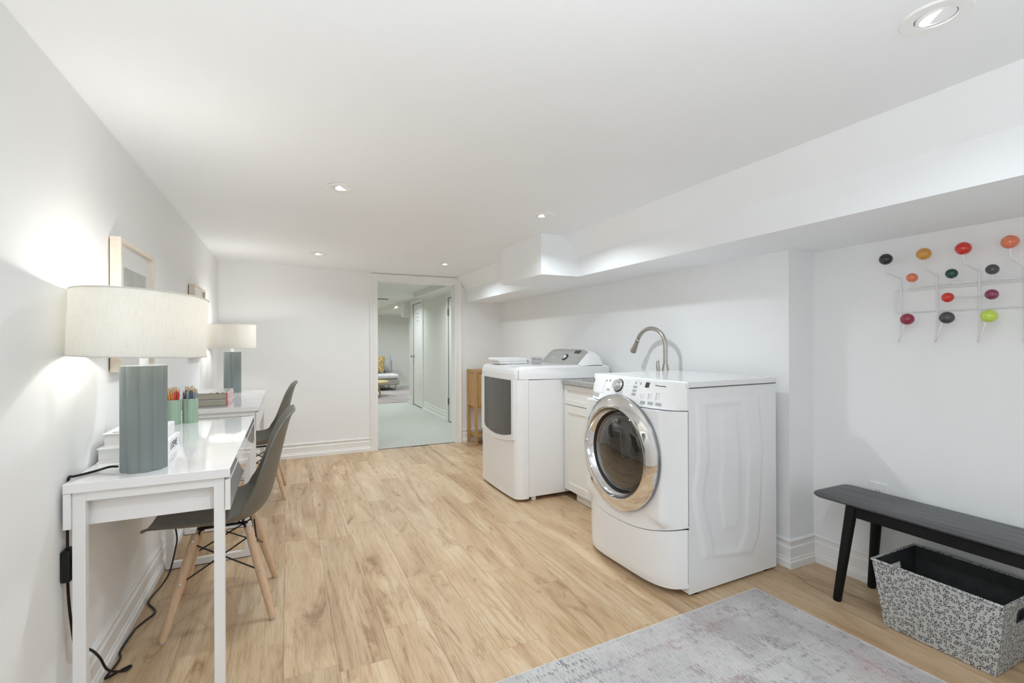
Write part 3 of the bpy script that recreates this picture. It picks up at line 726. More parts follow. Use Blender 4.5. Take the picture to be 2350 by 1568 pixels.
pencils(-.440, 2.845, [('slate blue', (.14, .19, .25)), ('grey', (.27, .29, .34)), ('dark teal', (.07, .12, .15)), ('pale lilac grey', (.38, .38, .46))], 30, '%s pencil in the right sage cup', '%s pencils in the right sage cup', 5)
# second desk books
def pbook(label, z0, z1, x1):
    x0, y0, y1 = -.566, 3.488, 3.80
    t = thing('spiral_book', label, 'book', ((x0 + x1) / 2, 3.64, z0), 'pink-spined books on the far desk')
    a = MB(); a.box(x0 + .004, y0 + .003, z0 + .004, x1 - .006, y1 - .004, z1 - .003); a.build('pages', m_page, t)
    a = MB(); a.box(x0, y0, z0, x1 - .004, y1, z0 + .003); a.box(x0, y0, z1 - .0025, x1 - .004, y1, z1); a.build('cover', m_coverp, t, bevel=.0008)
    a = MB(); a.prism([(x1 - .006, z0), (x1, z0 + .003), (x1 + .003, (z0 + z1) / 2), (x1, z1 - .003), (x1 - .006, z1), (x1 - .008, z1 - .003), (x1 - .008, z0 + .003)], y0, y1, 'y'); so_ = a.build('spine', m_pink, t, bevel=.001); so_['label'] = 'pink printed spine'
    a = MB(); a.box(x1 - .010, y0 - .0006, z0 + .001, x1 - .005, y0 + .004, z1 - .001); a.build('spine_edge', m_red, t)
    a = MB()
    for i in range(36): xx = x0 + .004 + i * (x1 - x0 - .012) / 36; a.box(xx, y0 - .001, z0 + .0005, xx + .003, y0 + .003, z0 + .0045)
    q = a.build('binding_dots', m_ink, t)
    return t
pbook('lower pink-spined book lying on the far desk', ZD, .779, -.338)
pb = pbook('upper pink-spined book with a patterned glossy cover, on the far desk', .779, .825, -.340)
for x, w in ((-.437, .008), (-.405, .014), (-.372, .006)): a = MB(); a.box(x, 3.487, .8215, x + w, 3.4885, .8252); a.box(x, 3.488, .8249, x + w, 3.494, .8253); a.build('cover_print', m_ink, pb)

# ------------------------------------------------------------------ picture frames on the left wall
def picture(label, y0, y1, z0, z1, fmat):
    t = thing('picture_frame', label, 'picture', (XL, (y0 + y1) / 2, z0), 'maple framed prints on the left wall'); xb, xf, w = XL + .004, XL + .037, .016
    a = MB(); a.box(xb, y0, z0, xf, y0 + w, z1); a.box(xb, y1 - w, z0, xf, y1, z1); a.box(xb, y0 + w, z0, xf, y1 - w, z0 + w); a.box(xb, y0 + w, z1 - w, xf, y1 - w, z1)
    a.build('frame', fmat, t, bevel=.001)
    a = MB(); a.box(xb, y0 + w, z0 + w, xf - .014, y1 - w, z1 - w); mo = a.build('mat_board', m_mat, t)
    iw, ih = (y1 - y0) * .32, (z1 - z0) * .30; cy_, cz_ = (y0 + y1) / 2, (z0 + z1) / 2
    a = MB(); a.box(xf - .0142, cy_ - iw, cz_ - ih, xf - .0132, cy_ + iw, cz_ + ih); a.build('art_print', m_art, mo)
    a = MB(); a.box(XL, y0 + .01, z0 + .01, xb, y1 - .01, z1 - .01); a.build('backing', m_gap, t)
    return t
picture('maple framed print with wide mat behind the near lamp', 2.17, 2.655, 1.03, 1.521, m_pic)
picture('second maple framed print, further along the left wall', 3.69, 4.15, 1.036, 1.52, m_pic)

# ------------------------------------------------------------------ shell chairs
def make_chair(label):
    t = thing('shell_chair', label, 'chair', (0, 0, 0), 'taupe shell chairs tucked at the desks')
    ctr = [(-.254, .400), (-.248, .406), (-.222, .404), (-.12, .394), (0, .386), (.075, .390), (.130, .414), (.168, .462), (.192, .54), (.212, .63), (.232, .72), (.250, .79), (.263, .822), (.274, .836)]
    hw = [.185, .206, .219, .230, .234, .234, .232, .226, .215, .203, .192, .172, .145, .11]
    rs = [.022, .030, .040, .050, .056, .066, .080, .084, .070, .058, .044, .026, .012, .004]
    P = catmull([(a, 0, b) for a, b in ctr], 4); Wd = catmull([(a, b, 0) for a, b in zip(hw, rs)], 4); n = len(P) - 1; nv = 24
    v = []
    for i in range(n + 1):
        tg = (P[min(i + 1, n)] - P[max(i - 1, 0)]).normalized(); nn = Vector((-tg.z, 0, tg.x)); kk = sm(-.02, .10, P[i].x); nn = (nn * kk + Vector((0, 0, 1)) * (1 - kk)).normalized()
        for j in range(nv + 1):
            q = j / nv * 2 - 1; s_ = math.sin(q * math.pi / 2) * .35 + q * .65
            p = P[i] + nn * (Wd[i].y * (abs(s_) ** 2.3)); v.append((p.x, s_ * Wd[i].x, p.z))
    w = nv + 1; f = [(i * w + j, i * w + j + 1, (i + 1) * w + j + 1, (i + 1) * w + j) for i in range(n) for j in range(nv)]
    m = MB(); m.add(v, f); o = m.build('shell', m_shell, t, smooth=True, solid=.007, fix=False)
    md = o.modifiers.new('bv', 'BEVEL'); md.width = .002; md.segments = 2; md.limit_method = 'ANGLE'; md.angle_limit = .9
    tops, feet = {}, {}
    for sx in (-1, 1):
        for sy_ in (-1, 1):
            A = Vector((sx * .187, sy_ * .196, .004)); B = Vector((sx * .092, sy_ * .108, .366)); feet[sx, sy_] = A; tops[sx, sy_] = B
            pts = [A + (B - A) * k for k in (0, .02, .5, .85, .97, 1)]
            lo = autosm(MB().tube(pts, [.0115, .0128, .0168, .0165, .015, .011], 16).build('leg', m_beech, t), .9)
            gl = MB().tube([A - Vector((0, 0, .004)), A + Vector((0, 0, .002))], .0105, 14); gl.build('foot_glide', m_btn, lo)
            d = (B - A).normalized()
            for k in (.52, .93):
                c = A + (B - A) * k; out = Vector((0, sy_, 0)); out = (out - d * out.dot(d)).normalized()
                MB().lathe([(0, .0), (.0055, 0), (.0055, .0015), (.004, .002), (0, .002)], 12, rotM(c + out * .0150, out)).build('screw', m_steel, lo)
            # bracket
            b = MB(); b.tube([B - d * .05 + Vector((-sx * .012, -sy_ * .008, 0)), B + Vector((-sx * .012, -sy_ * .006, .006)), Vector((sx * .055, sy_ * .07, .378))], [.006, .009, .007], 8, flat=.6); b.build('bracket', m_blackm, t)
    for a_, b_ in (((-1, -1), (1, -1)), ((1, -1), (1, 1)), ((1, 1), (-1, 1)), ((-1, 1), (-1, -1))):
        for p, q in ((a_, b_), (b_, a_)):
            A = tops[p] - (tops[p] - feet[p]) * .10; B = feet[q] + (tops[q] - feet[q]) * .52
            MB().tube([A * 1.0, B], .0032, 8).build('strut', m_blackm, t)
    a = MB()
    for sy_ in (-1, 1): a.tube([(-.09, sy_ * .085, .377), (.09, sy_ * .085, .377)], .006, 8)
    for sx in (-1, 1): a.tube([(sx * .07, -.09, .374), (sx * .07, .09, .374)], .006, 8)
    a.build('mounting_frame', m_blackm, t)
    return t
ch1 = make_chair('taupe shell chair with wooden dowel legs at the near desk'); ch1.location = (-.245, 2.40, 0)
ch2 = copy_tree(ch1); ch2['label'] = 'taupe shell chair with wooden dowel legs at the far desk'; ch2.location = (-.207, 4.04, 0)

# ------------------------------------------------------------------ front-loading washer
WROT = math.radians(1.8)
wt = thing('washing_machine', 'large white front-loading washer with round chrome porthole door', 'washer', (1.88, 1.93, 0))
WX0, WX1, WY0, WY1, WZ = 1.602, 2.205, 1.588, 2.272, .954
wpv = Vector((WX0, WY0, 0)); WRi = Matrix.Rotation(-WROT, 3, 'Z')
wt.rotation_euler[2] = WROT; wt.location = wpv + Matrix.Rotation(WROT, 3, 'Z') @ (wt.location - wpv)
# cabinet with embossed side
def inpoly_sd(px, pz, poly):
    d = 1e9; ins = False; n = len(poly)
    for i in range(n):
        ax_, az_ = poly[i]; bx, bz = poly[(i + 1) % n]; ex, ez = bx - ax_, bz - az_; wx, wz = px - ax_, pz - az_
        t_ = max(0, min(1, (wx * ex + wz * ez) / (ex * ex + ez * ez))); d = min(d, math.hypot(wx - ex * t_, wz - ez * t_))
        if (az_ > pz) != (bz > pz) and px < (bx - ax_) * (pz - az_) / (bz - az_) + ax_: ins = not ins
    return d if ins else -d
P1 = [(1.655, .865), (1.665, .60), (1.630, .45), (1.70, .16), (2.02, .115), (2.075, .20), (2.10, .60), (2.07, .86)]
P2 = [(1.715, .84), (1.73, .60), (1.69, .42), (1.765, .17), (1.92, .15), (1.975, .22), (2.00, .60), (1.96, .84)]
P3 = [(1.81, .80), (1.82, .60), (1.80, .42), (1.83, .27), (1.90, .25), (1.935, .30), (1.94, .6), (1.91, .80)]
P4 = [(2.095, .55), (2.105, .60), (2.125, .60), (2.10, .20), (2.07, .19)]
def side(u, v_):
    x = WX0 + (WX1 - WX0) * u; z = .012 + (WZ - .0412) * v_
    h = .005 * sm(-.012, .012, inpoly_sd(x, z, P1)) - .0045 * sm(-.012, .012, inpoly_sd(x, z, P2)) + .004 * sm(-.012, .012, inpoly_sd(x, z, P3)) - .003 * sm(-.01, .01, inpoly_sd(x, z, P4))
    return (x, WY0 + .006 - h, z)
a = MB(); a.grid(side, 80, 120); bo = a.build('side_panel', m_enamel, wt, smooth=True)
a = MB(); a.box(WX0 + .002, WY0 + .010, .012, WX1, WY1, WZ - .0295); a.build('cabinet', m_enamel, wt, bevel=.004)
a = MB(); a.box(WX0 - .0035, WY0 + .004, .06, WX0 + .0015, WY1 - .004, .823); a.build('seam_shade', m_gap, wt)  # dark insert standing in for the shade between front and cabinet
a = MB(); a.box(WX0, WY0 + .003, WZ - .0300, WX1 - .004, WY1 - .003, WZ - .026); a.build('seam_shade', m_gap, wt)  # dark insert for the shaded line under the top panel
a = MB(); a.box(WX0 - .006, WY0, WZ - .0275, WX1, WY1, WZ); a.build('top_panel', m_enamel, wt, bevel=.006, seg=3)
def wfront(y, z):
    t_ = (y - (WY0 + WY1) / 2) / ((WY1 - WY0) / 2); pl = 1 - min(1, abs(t_)) ** 4.5
    b_ = lerpt([(0, .078), (.06, .090), (.30, .092), (.55, .092), (.80, .080), (.90, .042), (.96, .018)], z)
    edge = .022 * (1 - sm(0, .045, (1 - abs(t_)) * .342))
    x = WX0 - .012 - b_ * pl + edge - .006
    if .20 < z < .8235: x = min(x, 1.494 + .10 * sm(.80, .96, abs(t_)) + .10 * (1 - sm(.25, .33, z)))
    return x
def frontpanel(name, zlo, zhi, mat_, nu=48, nv=24, parent=wt, dx=0, ya=WY0 + .002, yb=WY1 - .002):
    fr = lambda u, v_: (lambda y: (lambda z: (wfront(y, z) + dx, y, z))(zlo(y) + (zhi(y) - zlo(y)) * v_))(ya + (yb - ya) * u)
    m = MB(); nn = nu + 1
    m.grid(fr, nu, nv)
    # back rim to give it thickness
    k = len(m.v); ring = [i for i in range(nn)] + [j * nn + nu for j in range(1, nv + 1)] + [nv * nn + i for i in range(nu - 1, -1, -1)] + [j * nn for j in range(nv - 1, 0, -1)]
    rim = [(WX0 - .003, m.v[i][1], m.v[i][2]) for i in ring]; m.v += rim; q = len(ring)
    for i in range(q): m.f.append((ring[i], ring[(i + 1) % q], k + (i + 1) % q, k + i)); m.mi.append(0)
    m.f.append(tuple(range(k, k + q))); m.mi.append(0)
    return autosm(m.build(name, mat_, parent), .8)
def tt(y): return (y - (WY0 + WY1) / 2) / ((WY1 - WY0) / 2)
lowtop = lambda y: .309 - .055 * (1 - min(1, abs(tt(y))) ** 2)
frontpanel('lower_panel', lambda y: .030 + .012 * abs(tt(y)) ** 8, lambda y: lowtop(y) - .0035 - .004 * abs(tt(y)) ** 12, m_enamel)
frontpanel('front_panel', lambda y: lowtop(y), lambda y: .823, m_enamel, nv=32)
cpn = frontpanel('control_panel', lambda y: .8265, lambda y: .948 - .0 * y, m_enamel, nv=12)
# porthole door
DC = Vector((1.480, 1.922, .593)); Md = rotM(DC, (-1, 0, 0))
dr = MB(); dr.lathe([(.276, -.014), (.280, -.008), (.2815, -.001), (.281, .004), (.278, .008)], 96, Md); do = autosm(dr.build('door', m_rim, wt), .6); do['label'] = 'round porthole door with grey metal edge'
dr = MB(); dr.lathe([(.2795, .004), (.2775, .012), (.268, .019), (.252, .026), (.236, .033), (.226, .037), (.221, .037), (.2175, .034)], 96, Md); autosm(dr.build('chrome_ring', m_chrome, do), .6)
dr = MB(); dr.lathe([(.2175, .034), (.214, .022), (.207, .008), (.200, .0)], 96, Md); autosm(dr.build('inner_ring', m_chrome, do), .8)
dr = MB(); dr.lathe([(.200, .0), (.197, -.006), (.193, -.009)], 96, Md); autosm(dr.build('bezel', m_gasket, do), .8)
dr = MB(); dr.lathe([(.1945, -.009), (.192, -.009), (.187, -.004), (.165, .006), (.12, .015), (.06, .020), (0, .021)], 96, Md); autosm(dr.build('door_glass', m_glassd, do), .9)
# controls
def onpanel(y, z, d=.0): return Vector((wfront(y, z) - d, y, z))
def pnorm(y, z):
    p = onpanel(y, z); a_ = onpanel(y + .01, z) - p; b_ = onpanel(y, z + .01) - p; n_ = a_.cross(b_).normalized(); return n_ if n_.x < 0 else -n_
def pix(u, v_):
    # ray from the picture onto the control panel, used only to look up (y,z)
    a_ = u - 1175; b_ = v_ - 784; uu = cr * a_ + sr * b_; vv = -sr * a_ + cr * b_
    d_ = WRi @ (Fw * 1 + R0 * (uu / F) - U0 * (vv / F)); o_ = wpv + WRi @ (Vector((0, 0, CAMH)) - wpv); t_ = 1.5 / d_.x
    for _ in range(12):
        p = o_ + d_ * t_; t_ = (wfront(min(max(p.y, WY0), WY1), min(max(p.z, 0), .95)) - o_.x) / d_.x
    p = o_ + d_ * t_; return p.y, p.z
kb = pix(1420, 885); n_ = pnorm(*kb); Mk = rotM(onpanel(*kb), n_)
k = MB(); k.lathe([(.0345, -.002), (.0345, .003), (.032, .004), (0, .004)], 40, Mk); ko = autosm(k.build('dial', m_black, wt), .6)
k = MB(); k.lathe([(.031, .003), (.030, .010), (.024, .012), (.022, .026), (.019, .029), (0, .029)], 40, Mk); autosm(k.build('dial_cap', m_knob, ko), .5)
def plate(name, u, v_, w, h, mat_, t_=.0016, parent=wt, bev=.0008):
    y, z = pix(u, v_); n_ = pnorm(y, z); yv = Vector((0, 1, 0)); yv = (yv - n_ * yv.dot(n_)).normalized(); zv = n_.cross(yv); zv = zv if zv.z > 0 else -zv
    c = onpanel(y, z); vs = []
    for d_ in (-.0015, t_):
        for a_, b_ in ((-w / 2, -h / 2), (w / 2, -h / 2), (w / 2, h / 2), (-w / 2, h / 2)): vs.append(tuple(c + yv * a_ + zv * b_ + n_ * d_))
    return MB().add(vs, [(0, 1, 2, 3), (7, 6, 5, 4), (0, 4, 5, 1), (1, 5, 6, 2), (2, 6, 7, 3), (3, 7, 4, 0)]).build(name, mat_, parent, bevel=bev)
for u, v_ in ((1458, 888), (1456, 896.5), (1454, 904.5)): plate('button', u, v_, .028, .012, m_btn)
for u, v_ in ((1474.5, 924), (1492, 926), (1510.5, 928.5)): plate('button', u, v_, .030, .014, m_btn)
plate('button', 1395.5, 894, .022, .010, m_btn)
for u, v_ in ((1393, 873), (1400.5, 873.5), (1460, 879), (1470.5, 880.5)):
    y, z = pix(u, v_); MB().lathe([(0, .0015), (.006, .0015), (.007, 0), (.007, -.002)], 16, rotM(onpanel(y, z), pnorm(y, z))).build('round_button', m_btn, wt)
plate('display', 1486, 884, .026, .026, m_dark)
plate('progress_strip', 1516, 886.5, .062, .0035, m_dotm, .0008, bev=0)
dots = []
for i in range(3): dots.append((1471.5 - i * .6, 906 + i * 3.3))
for i in range(4): dots.append((1489 - i * .6, 905 + i * 3.2))
for i in range(5): dots.append((1507.5 - i * .6, 903 + i * 3.3))
for u, v_ in dots:
    plate('indicator', u, v_, .003, .003, m_dotm, .0008, bev=0)
    plate('printed_label', u + 5.5, v_ + .5, .012, .0015, m_print, .0003, bev=0)
for u, v_, w in ((1440, 875, .012), (1443, 880, .014), (1440, 886, .012), (1439, 897, .016), (1402, 868, .014), (1488, 875.5, .032), (1505, 881.5, .03), (1466, 873.5, .02), (1474, 930.5, .012), (1449, 911, .008), (1375, 869, .018)):
    plate('printed_label', u, v_, w, .0016, m_print, .0003, bev=0)
ydw = pix(1389, 880)[0]
dw = frontpanel('detergent_drawer', lambda y: .864, lambda y: .938, m_enamel, nu=14, nv=6, dx=-.0016, ya=ydw, yb=WY1 - .014)
frontpanel('drawer_handle', lambda y: .838, lambda y: .858, m_btn, nu=10, nv=2, dx=-.0012, ya=ydw + .028, yb=WY1 - .012)
for k_, (z0_, z1_, in_, mt_) in enumerate(((.912, .929, 0, m_dotm), (.906, .912, .003, m_silver))):
    frontpanel('shield_badge', lambda y, z0_=z0_: z0_, lambda y, z1_=z1_: z1_, mt_, nu=4, nv=1, dx=-.0026, ya=WY1 - .052 + in_, yb=WY1 - .022 - in_)
for x, y in ((1.66, 1.62), (2.14, 1.62), (1.66, 2.24), (2.14, 2.24)):
    a = MB(); a.tube([(x, y, 0), (x, y, .014)], .02, 12); a.build('foot', m_black, wt)

# ------------------------------------------------------------------ dryer
dt = thing('clothes_dryer', 'white dryer with dark rectangular window and rounded silver console', 'dryer', (1.85, 3.38, 0))
DX0, DX1, DY0, DY1 = 1.55, 2.19, 3.035, 3.725; DM = (DY0 + DY1) / 2
a = MB(); a.box(DX0 - .0012, DY0 + .003, .03, DX1, DY1 - .003, .864); a.build('cabinet', m_enamel, dt, bevel=.004)
def dfront(y):
    t_ = abs((y - DM) / ((DY1 - DY0) / 2)); d_ = (1 - t_) * .345
    return 1.440 + .014 * t_ ** 2 + .05 * (1 - math.sqrt(max(0, 1 - (1 - min(1, d_ / .05)) ** 2)))
def dpanel(name, zlo, zhi, ya, yb, dx, mat_, parent, nu=48, nv=2, back=None, taper=0):
    m = MB(); nn = nu + 1
    def fr(u, v_):
        y = ya + (yb - ya) * u; z = zlo(y) + (zhi(y) - zlo(y)) * v_
        return (dfront(y) + dx + taper * (.5 - z) ** 2 * (1 if z < .5 else .0), y, z)
    m.grid(fr, nu, nv); k = len(m.v)
    ring = [i for i in range(nn)] + [j * nn + nu for j in range(1, nv + 1)] + [nv * nn + i for i in range(nu - 1, -1, -1)] + [j * nn for j in range(nv - 1, 0, -1)]
    for i in ring: x, y, z = m.v[i]; m.v.append(((x + .006) if back is None else back, y, z))
    q = len(ring)
    for i in range(q): m.f.append((ring[i], ring[(i + 1) % q], k + (i + 1) % q, k + i)); m.mi.append(0)
    if back is not None: m.f.append(tuple(range(k, k + q))); m.mi.append(0)
    return autosm(m.build(name, mat_, parent), .7)
a = MB(); a.box(DX0 - .008, DY0 + .006, .035, DX0 - .0005, DY1 - .006, .869); a.build('seam_shade', m_gap, dt)  # dark insert imitating the shade in the gap behind the front panel
dpanel('front_panel', lambda y: .022, lambda y: .868, DY0, DY1, 0, m_enamel, dt, back=DX0 - .004)
dlow = lambda y: .44 - .035 * (1 - min(1, abs((y - DM) / .31)) ** 2)
dd1 = dpanel('door', dlow, lambda y: .8685, DM - .31, DM + .31, -.008, m_enamel, dt, back=1.50)
wlow = lambda y: .475 - .032 * (1 - min(1, abs((y - 3.36) / .25)) ** 2) + .03 * max(0, (abs(y - 3.36) - .22) / .03) * (1 if y > 3.36 else 0)
dpanel('door_window', wlow, lambda y: .862, 3.105, 3.60, -.0105, m_dwin, dd1)
# lid: rounded slab overhanging
def lid(u, v_):
    # u across y, v along x wrap (front lower edge -> over the top -> back)
    y = DY0 - .002 + (DY1 - DY0 + .004) * u
    prof = [(0, .869), (0, .905), (.006, .930), (.022, .950), (.05, .9585), (.12, .962), (.74, .960), (.745, .86)]
    s_ = v_ * (len(prof) - 1); i = min(int(s_), len(prof) - 2); k_ = s_ - i
    dx = prof[i][0] + (prof[i + 1][0] - prof[i][0]) * k_; z = prof[i][1] + (prof[i + 1][1] - prof[i][1]) * k_
    e = min(u, 1 - u) * (DY1 - DY0); drop = .016 * (1 - math.sqrt(max(0, 1 - (1 - min(1, e / .03)) ** 2)))
    zz = z - drop * sm(.88, .95, z)
    return (dfront(min(max(y, DY0), DY1)) - .003 + dx, y, zz)
a = MB(); NU, NV = 56, 42; a.grid(lid, NU, NV); nn = NU + 1; k = len(a.v)
ring = [i for i in range(nn)] + [j * nn + NU for j in range(1, NV + 1)] + [NV * nn + i for i in range(NU - 1, -1, -1)] + [j * nn for j in range(NV - 1, 0, -1)]
a.f.append(tuple([i for i in range(nn)] + [NV * nn + i for i in range(NU, -1, -1)])); a.mi.append(0)
a.f.append(tuple(j * nn for j in range(NV + 1))); a.mi.append(0); a.f.append(tuple(j * nn + NU for j in range(NV, -1, -1))); a.mi.append(0)
lo = autosm(a.build('lid', m_enamel, dt), .6)
a = MB(); a.box(1.4665, DY0 - .0027, .868, 1.4685, DY0 + .002, .940); a.build('lid_seam', m_btn, lo)
# console
def arch(y): t_ = min(1, abs((y - DM) / .345)); return (1 - t_ ** 7) ** .6
def cons(u, v_):
    y = DY0 + (DY1 - DY0) * u; h = .958 + .118 * arch(y) * 1.0
    prof = [(1.975, 0), (1.995, .14), (2.02, .35), (2.05, .62), (2.075, .85), (2.095, .97), (2.12, 1.0), (2.15, .97), (2.175, .85), (2.187, .60), (2.19, .0)]
    s_ = v_ * (len(prof) - 1); i = min(int(s_), len(prof) - 2); k_ = s_ - i
    x = prof[i][0] + (prof[i + 1][0] - prof[i][0]) * k_; q = prof[i][1] + (prof[i + 1][1] - prof[i][1]) * k_
    return (x, y, .950 + (h - .950) * q)
a = MB(); a.grid(cons, 48, 40); co = autosm(a.build('console', m_enamel, dt), .8)
def consf(u, v_):
    y = DM - .285 + .57 * u; vmax = .50; lo_ = .004
    p = cons((y - DY0) / (DY1 - DY0), lo_ + (vmax - lo_) * v_); return (p[0] - .0022, p[1], p[2] + .0022)
a = MB(); a.grid(consf, 40, 20); fo = autosm(a.build('console_face', m_silver, co), .8)
def cpt_(y, v_): p = Vector(cons((y - DY0) / (DY1 - DY0), v_)); q = Vector(cons((y - DY0) / (DY1 - DY0), v_ + .02)); t_ = (q - p).normalized(); return p + Vector((-.003, 0, .003)), Vector((-t_.z, 0, t_.x))
p, n_ = cpt_(3.33, .24)
a = MB(); a.lathe([(.032, -.001), (.032, .005), (0, .005)], 32, rotM(p, n_)); ko = a.build('dial', m_black, co)
a = MB(); a.lathe([(.027, .004), (.026, .012), (.018, .022), (0, .024)], 32, rotM(p, n_)); autosm(a.build('dial_cap', m_knob, ko), .5)
def cplate(name, y, v_, w, h, mat_, t_=.0016, parent=co):
    p, n_ = cpt_(y, v_); yv = Vector((0, 1, 0)); zv = n_.cross(yv); zv = zv if zv.z > 0 else -zv; vs = []
    for d_ in (-.003, t_):
        for a_, b_ in ((-w / 2, -h / 2), (w / 2, -h / 2), (w / 2, h / 2), (-w / 2, h / 2)): vs.append(tuple(p + yv * a_ + zv * b_ + n_ * d_))
    return MB().add(vs, [(0, 1, 2, 3), (7, 6, 5, 4), (0, 4, 5, 1), (1, 5, 6, 2), (2, 6, 7, 3), (3, 7, 4, 0)]).build(name, mat_, parent)
cplate('display', 3.205, .38, .075, .028, m_dark); cplate('display_tab', 3.15, .38, .03, .012, m_btn)
for i in range(4):
    for j in range(2): cplate('printed_label', 3.11 + i * .045, .16 + j * .09, .022, .003, m_print, .0004)
cplate('printed_label', 3.50, .22, .06, .005, m_pagew, .0004); cplate('printed_label', 3.60, .12, .03, .005, m_print, .0004); cplate('printed_label', 3.35, .42, .014, .004, m_print, .0004)
for x, y in ((1.60, 3.07), (2.14, 3.07), (1.60, 3.68), (2.14, 3.68)):
    a = MB(); a.tube([(x, y, 0), (x, y, .032)], .018, 12); a.build('foot', m_plastic, dt)
# towel, card and jar on the dryer
tw = MB()
def towel(z0, x0, x1, y0, y1, th_, nx=3):
    def outline(n=28):
        pts = []
        for i in range(n):
            a_ = math.pi * .5 + math.pi * i / (n - 1); pts.append((x0 + th_ / 2 + math.cos(a_) * th_ / 2, z0 + th_ / 2 + math.sin(a_) * th_ / 2))
        pts.append((x1, z0)); pts.append((x1 + .004, z0 + th_ * .5)); pts.append((x1, z0 + th_)); return pts
    tw.prism(outline(), y0, y1, 'y')
towel(.963, 1.482, 1.722, 3.40, 3.60, .020); towel(.982, 1.468, 1.716, 3.397, 3.603, .027)
to = tw.build('folded_towel', m_towel, bevel=.008, seg=3, off=(1.6, 3.5, .963)); autosm(to, .9)
tag(to, 'folded white towel lying on top of the dryer', 'towel')
m_frost = pm('frosted_grey_glass', (.50, .50, .52), .2, var=.02); m_card = pm('white_card', (.80, .80, .82), .5)
bx = MB(); bx.box(1.775, 3.36, .963, 1.835, 3.43, .996); jo = bx.build('jar', m_frost, bevel=.004, off=(1.805, 3.395, .961)); tag(jo, 'small square grey jar with lid standing on the dryer', 'jar')
MB().box(1.773, 3.358, .9965, 1.837, 3.432, 1.012).build('lid', m_frost, jo, bevel=.003)
bc = MB(); bc.box(1.752, 3.432, .963, 1.775, 3.475, .992); bo_ = bc.build('small_box', m_card, off=(1.76, 3.45, .961)); tag(bo_, 'small white card box with black script beside the grey jar', 'box')
bo_['_o'] = (1.76, 3.45, .961)
Mx = Matrix.Translation((1.7518, 3.47, .972)) @ Matrix.Rotation(-math.pi / 2, 4, 'Z') @ Matrix.Rotation(math.pi / 2, 4, 'X')
text_mesh('script_lettering', 'Julie', .018, Mx, m_ink, bo_)

# ------------------------------------------------------------------ sink cabinet, counter, faucet
ck = thing('sink_cabinet', 'white shaker sink cabinet between the dryer and the washer', 'cabinet', (2.05, 2.65, 0))
CX = 1.835; CY0, CY1 = 2.302, 3.026
a = MB(); a.box(CX + .02, CY0, .08, 2.272, CY1, .826); a.build('carcass', m_cab, ck, bevel=.001)
a = MB(); a.box(CX + .035, CY0 + .002, 0, 2.26, 2.915, .08); a.build('toe_kick', m_cab, ck)
def shaker(name, y0, y1, z0, z1, fr=.055):
    m = MB(); m.box(CX, y0, z0, CX + .019, y0 + fr, z1); m.box(CX, y1 - fr, z0, CX + .019, y1, z1); m.box(CX, y0 + fr, z0, CX + .019, y1 - fr, z0 + fr); m.box(CX, y0 + fr, z1 - fr, CX + .019, y1 - fr, z1)
    o = m.build(name, m_cab, ck, bevel=.0012)
    m = MB(); m.box(CX + .008, y0 + fr, z0 + fr, CX + .019, y1 - fr, z1 - fr); m.build('inset_panel', m_cab, o); return o
shaker('drawer_front', CY0 + .003, CY1 - .003, .682, .822, .035)
shaker('door', 2.66, CY1 - .003, .064, .677); shaker('door', CY0 + .003, 2.656, .064, .677)
for y in (2.63, 2.69):
    pass
ctp = MB(); ctp.box(CX - .022, CY0 + .003, .827, 2.273, CY1 - .001, .857); cto = ctp.build('countertop', m_count, bevel=.003, off=(2.05, 2.65, .827)); tag(cto, 'grey laminate countertop on the sink cabinet', 'countertop')
sk = MB(); sk.box(1.93, 2.42, .8572, 2.17, 2.44, .862); sk.box(1.93, 2.88, .8572, 2.17, 2.90, .862); sk.box(1.91, 2.42, .8572, 1.93, 2.90, .862); sk.box(2.17, 2.42, .8572, 2.19, 2.90, .862)
sko = sk.build('sink', m_steel, bevel=.001, off=(2.05, 2.66, .857)); tag(sko, 'steel drop-in laundry sink set in the grey countertop', 'sink')
sk = MB(); sk.box(1.93, 2.44, .8573, 2.17, 2.88, .8585); sk.build('basin', m_silver, sko)
fx, fy = 2.16, 2.335
ft = thing('gooseneck_faucet', 'brushed nickel gooseneck faucet rising behind the front-loading washer', 'faucet', (fx, fy, .857))
a = MB(); a.lathe([(0, 0), (.026, 0), (.026, .055), (.025, .085), (.021, .105), (.0155, .135), (0, .135)], 28, Matrix.Translation((fx, fy, .858))); autosm(a.build('base', m_steel, ft), .5)
pts = [(fx, fy, .99), (fx, fy, 1.05), (fx, fy, 1.11)]
for i in range(1, 15):
    a_ = math.pi * .88 * i / 14; pts.append((fx, fy + .135 * (1 - math.cos(a_)), 1.108 + .112 * math.sin(a_)))
pe = Vector(pts[-1]); dv = (pe - Vector(pts[-2])).normalized()
a = MB(); a.tube(pts, .0132, 16); autosm(a.build('spout', m_steel, ft), .9)
a = MB(); a.tube([pe, pe + dv * .012], .009, 14); a.build('collar', m_plastic, ft)
a = MB(); a.tube([pe + dv * .012, pe + dv * .02, pe + dv * .098, pe + dv * .103], [.0125, .0135, .0225, .019], 20); autosm(a.build('spray_head', m_steel, ft), .6)
a = MB(); a.tube([pe + dv * .012, pe + dv * .0155], .0142, 20); a.build('seal_ring', m_black, ft)
a = MB(); a.tube(catmull([(fx - .022, fy + .018, .93), (fx - .034, fy + .026, .955), (fx - .036, fy + .03, .99), (fx - .034, fy + .03, 1.018)], 5), [.012] * 5 + [.011] * 5 + [.0095] * 4 + [.007, .005], 12); autosm(a.build('lever_handle', m_steel, ft), .9)

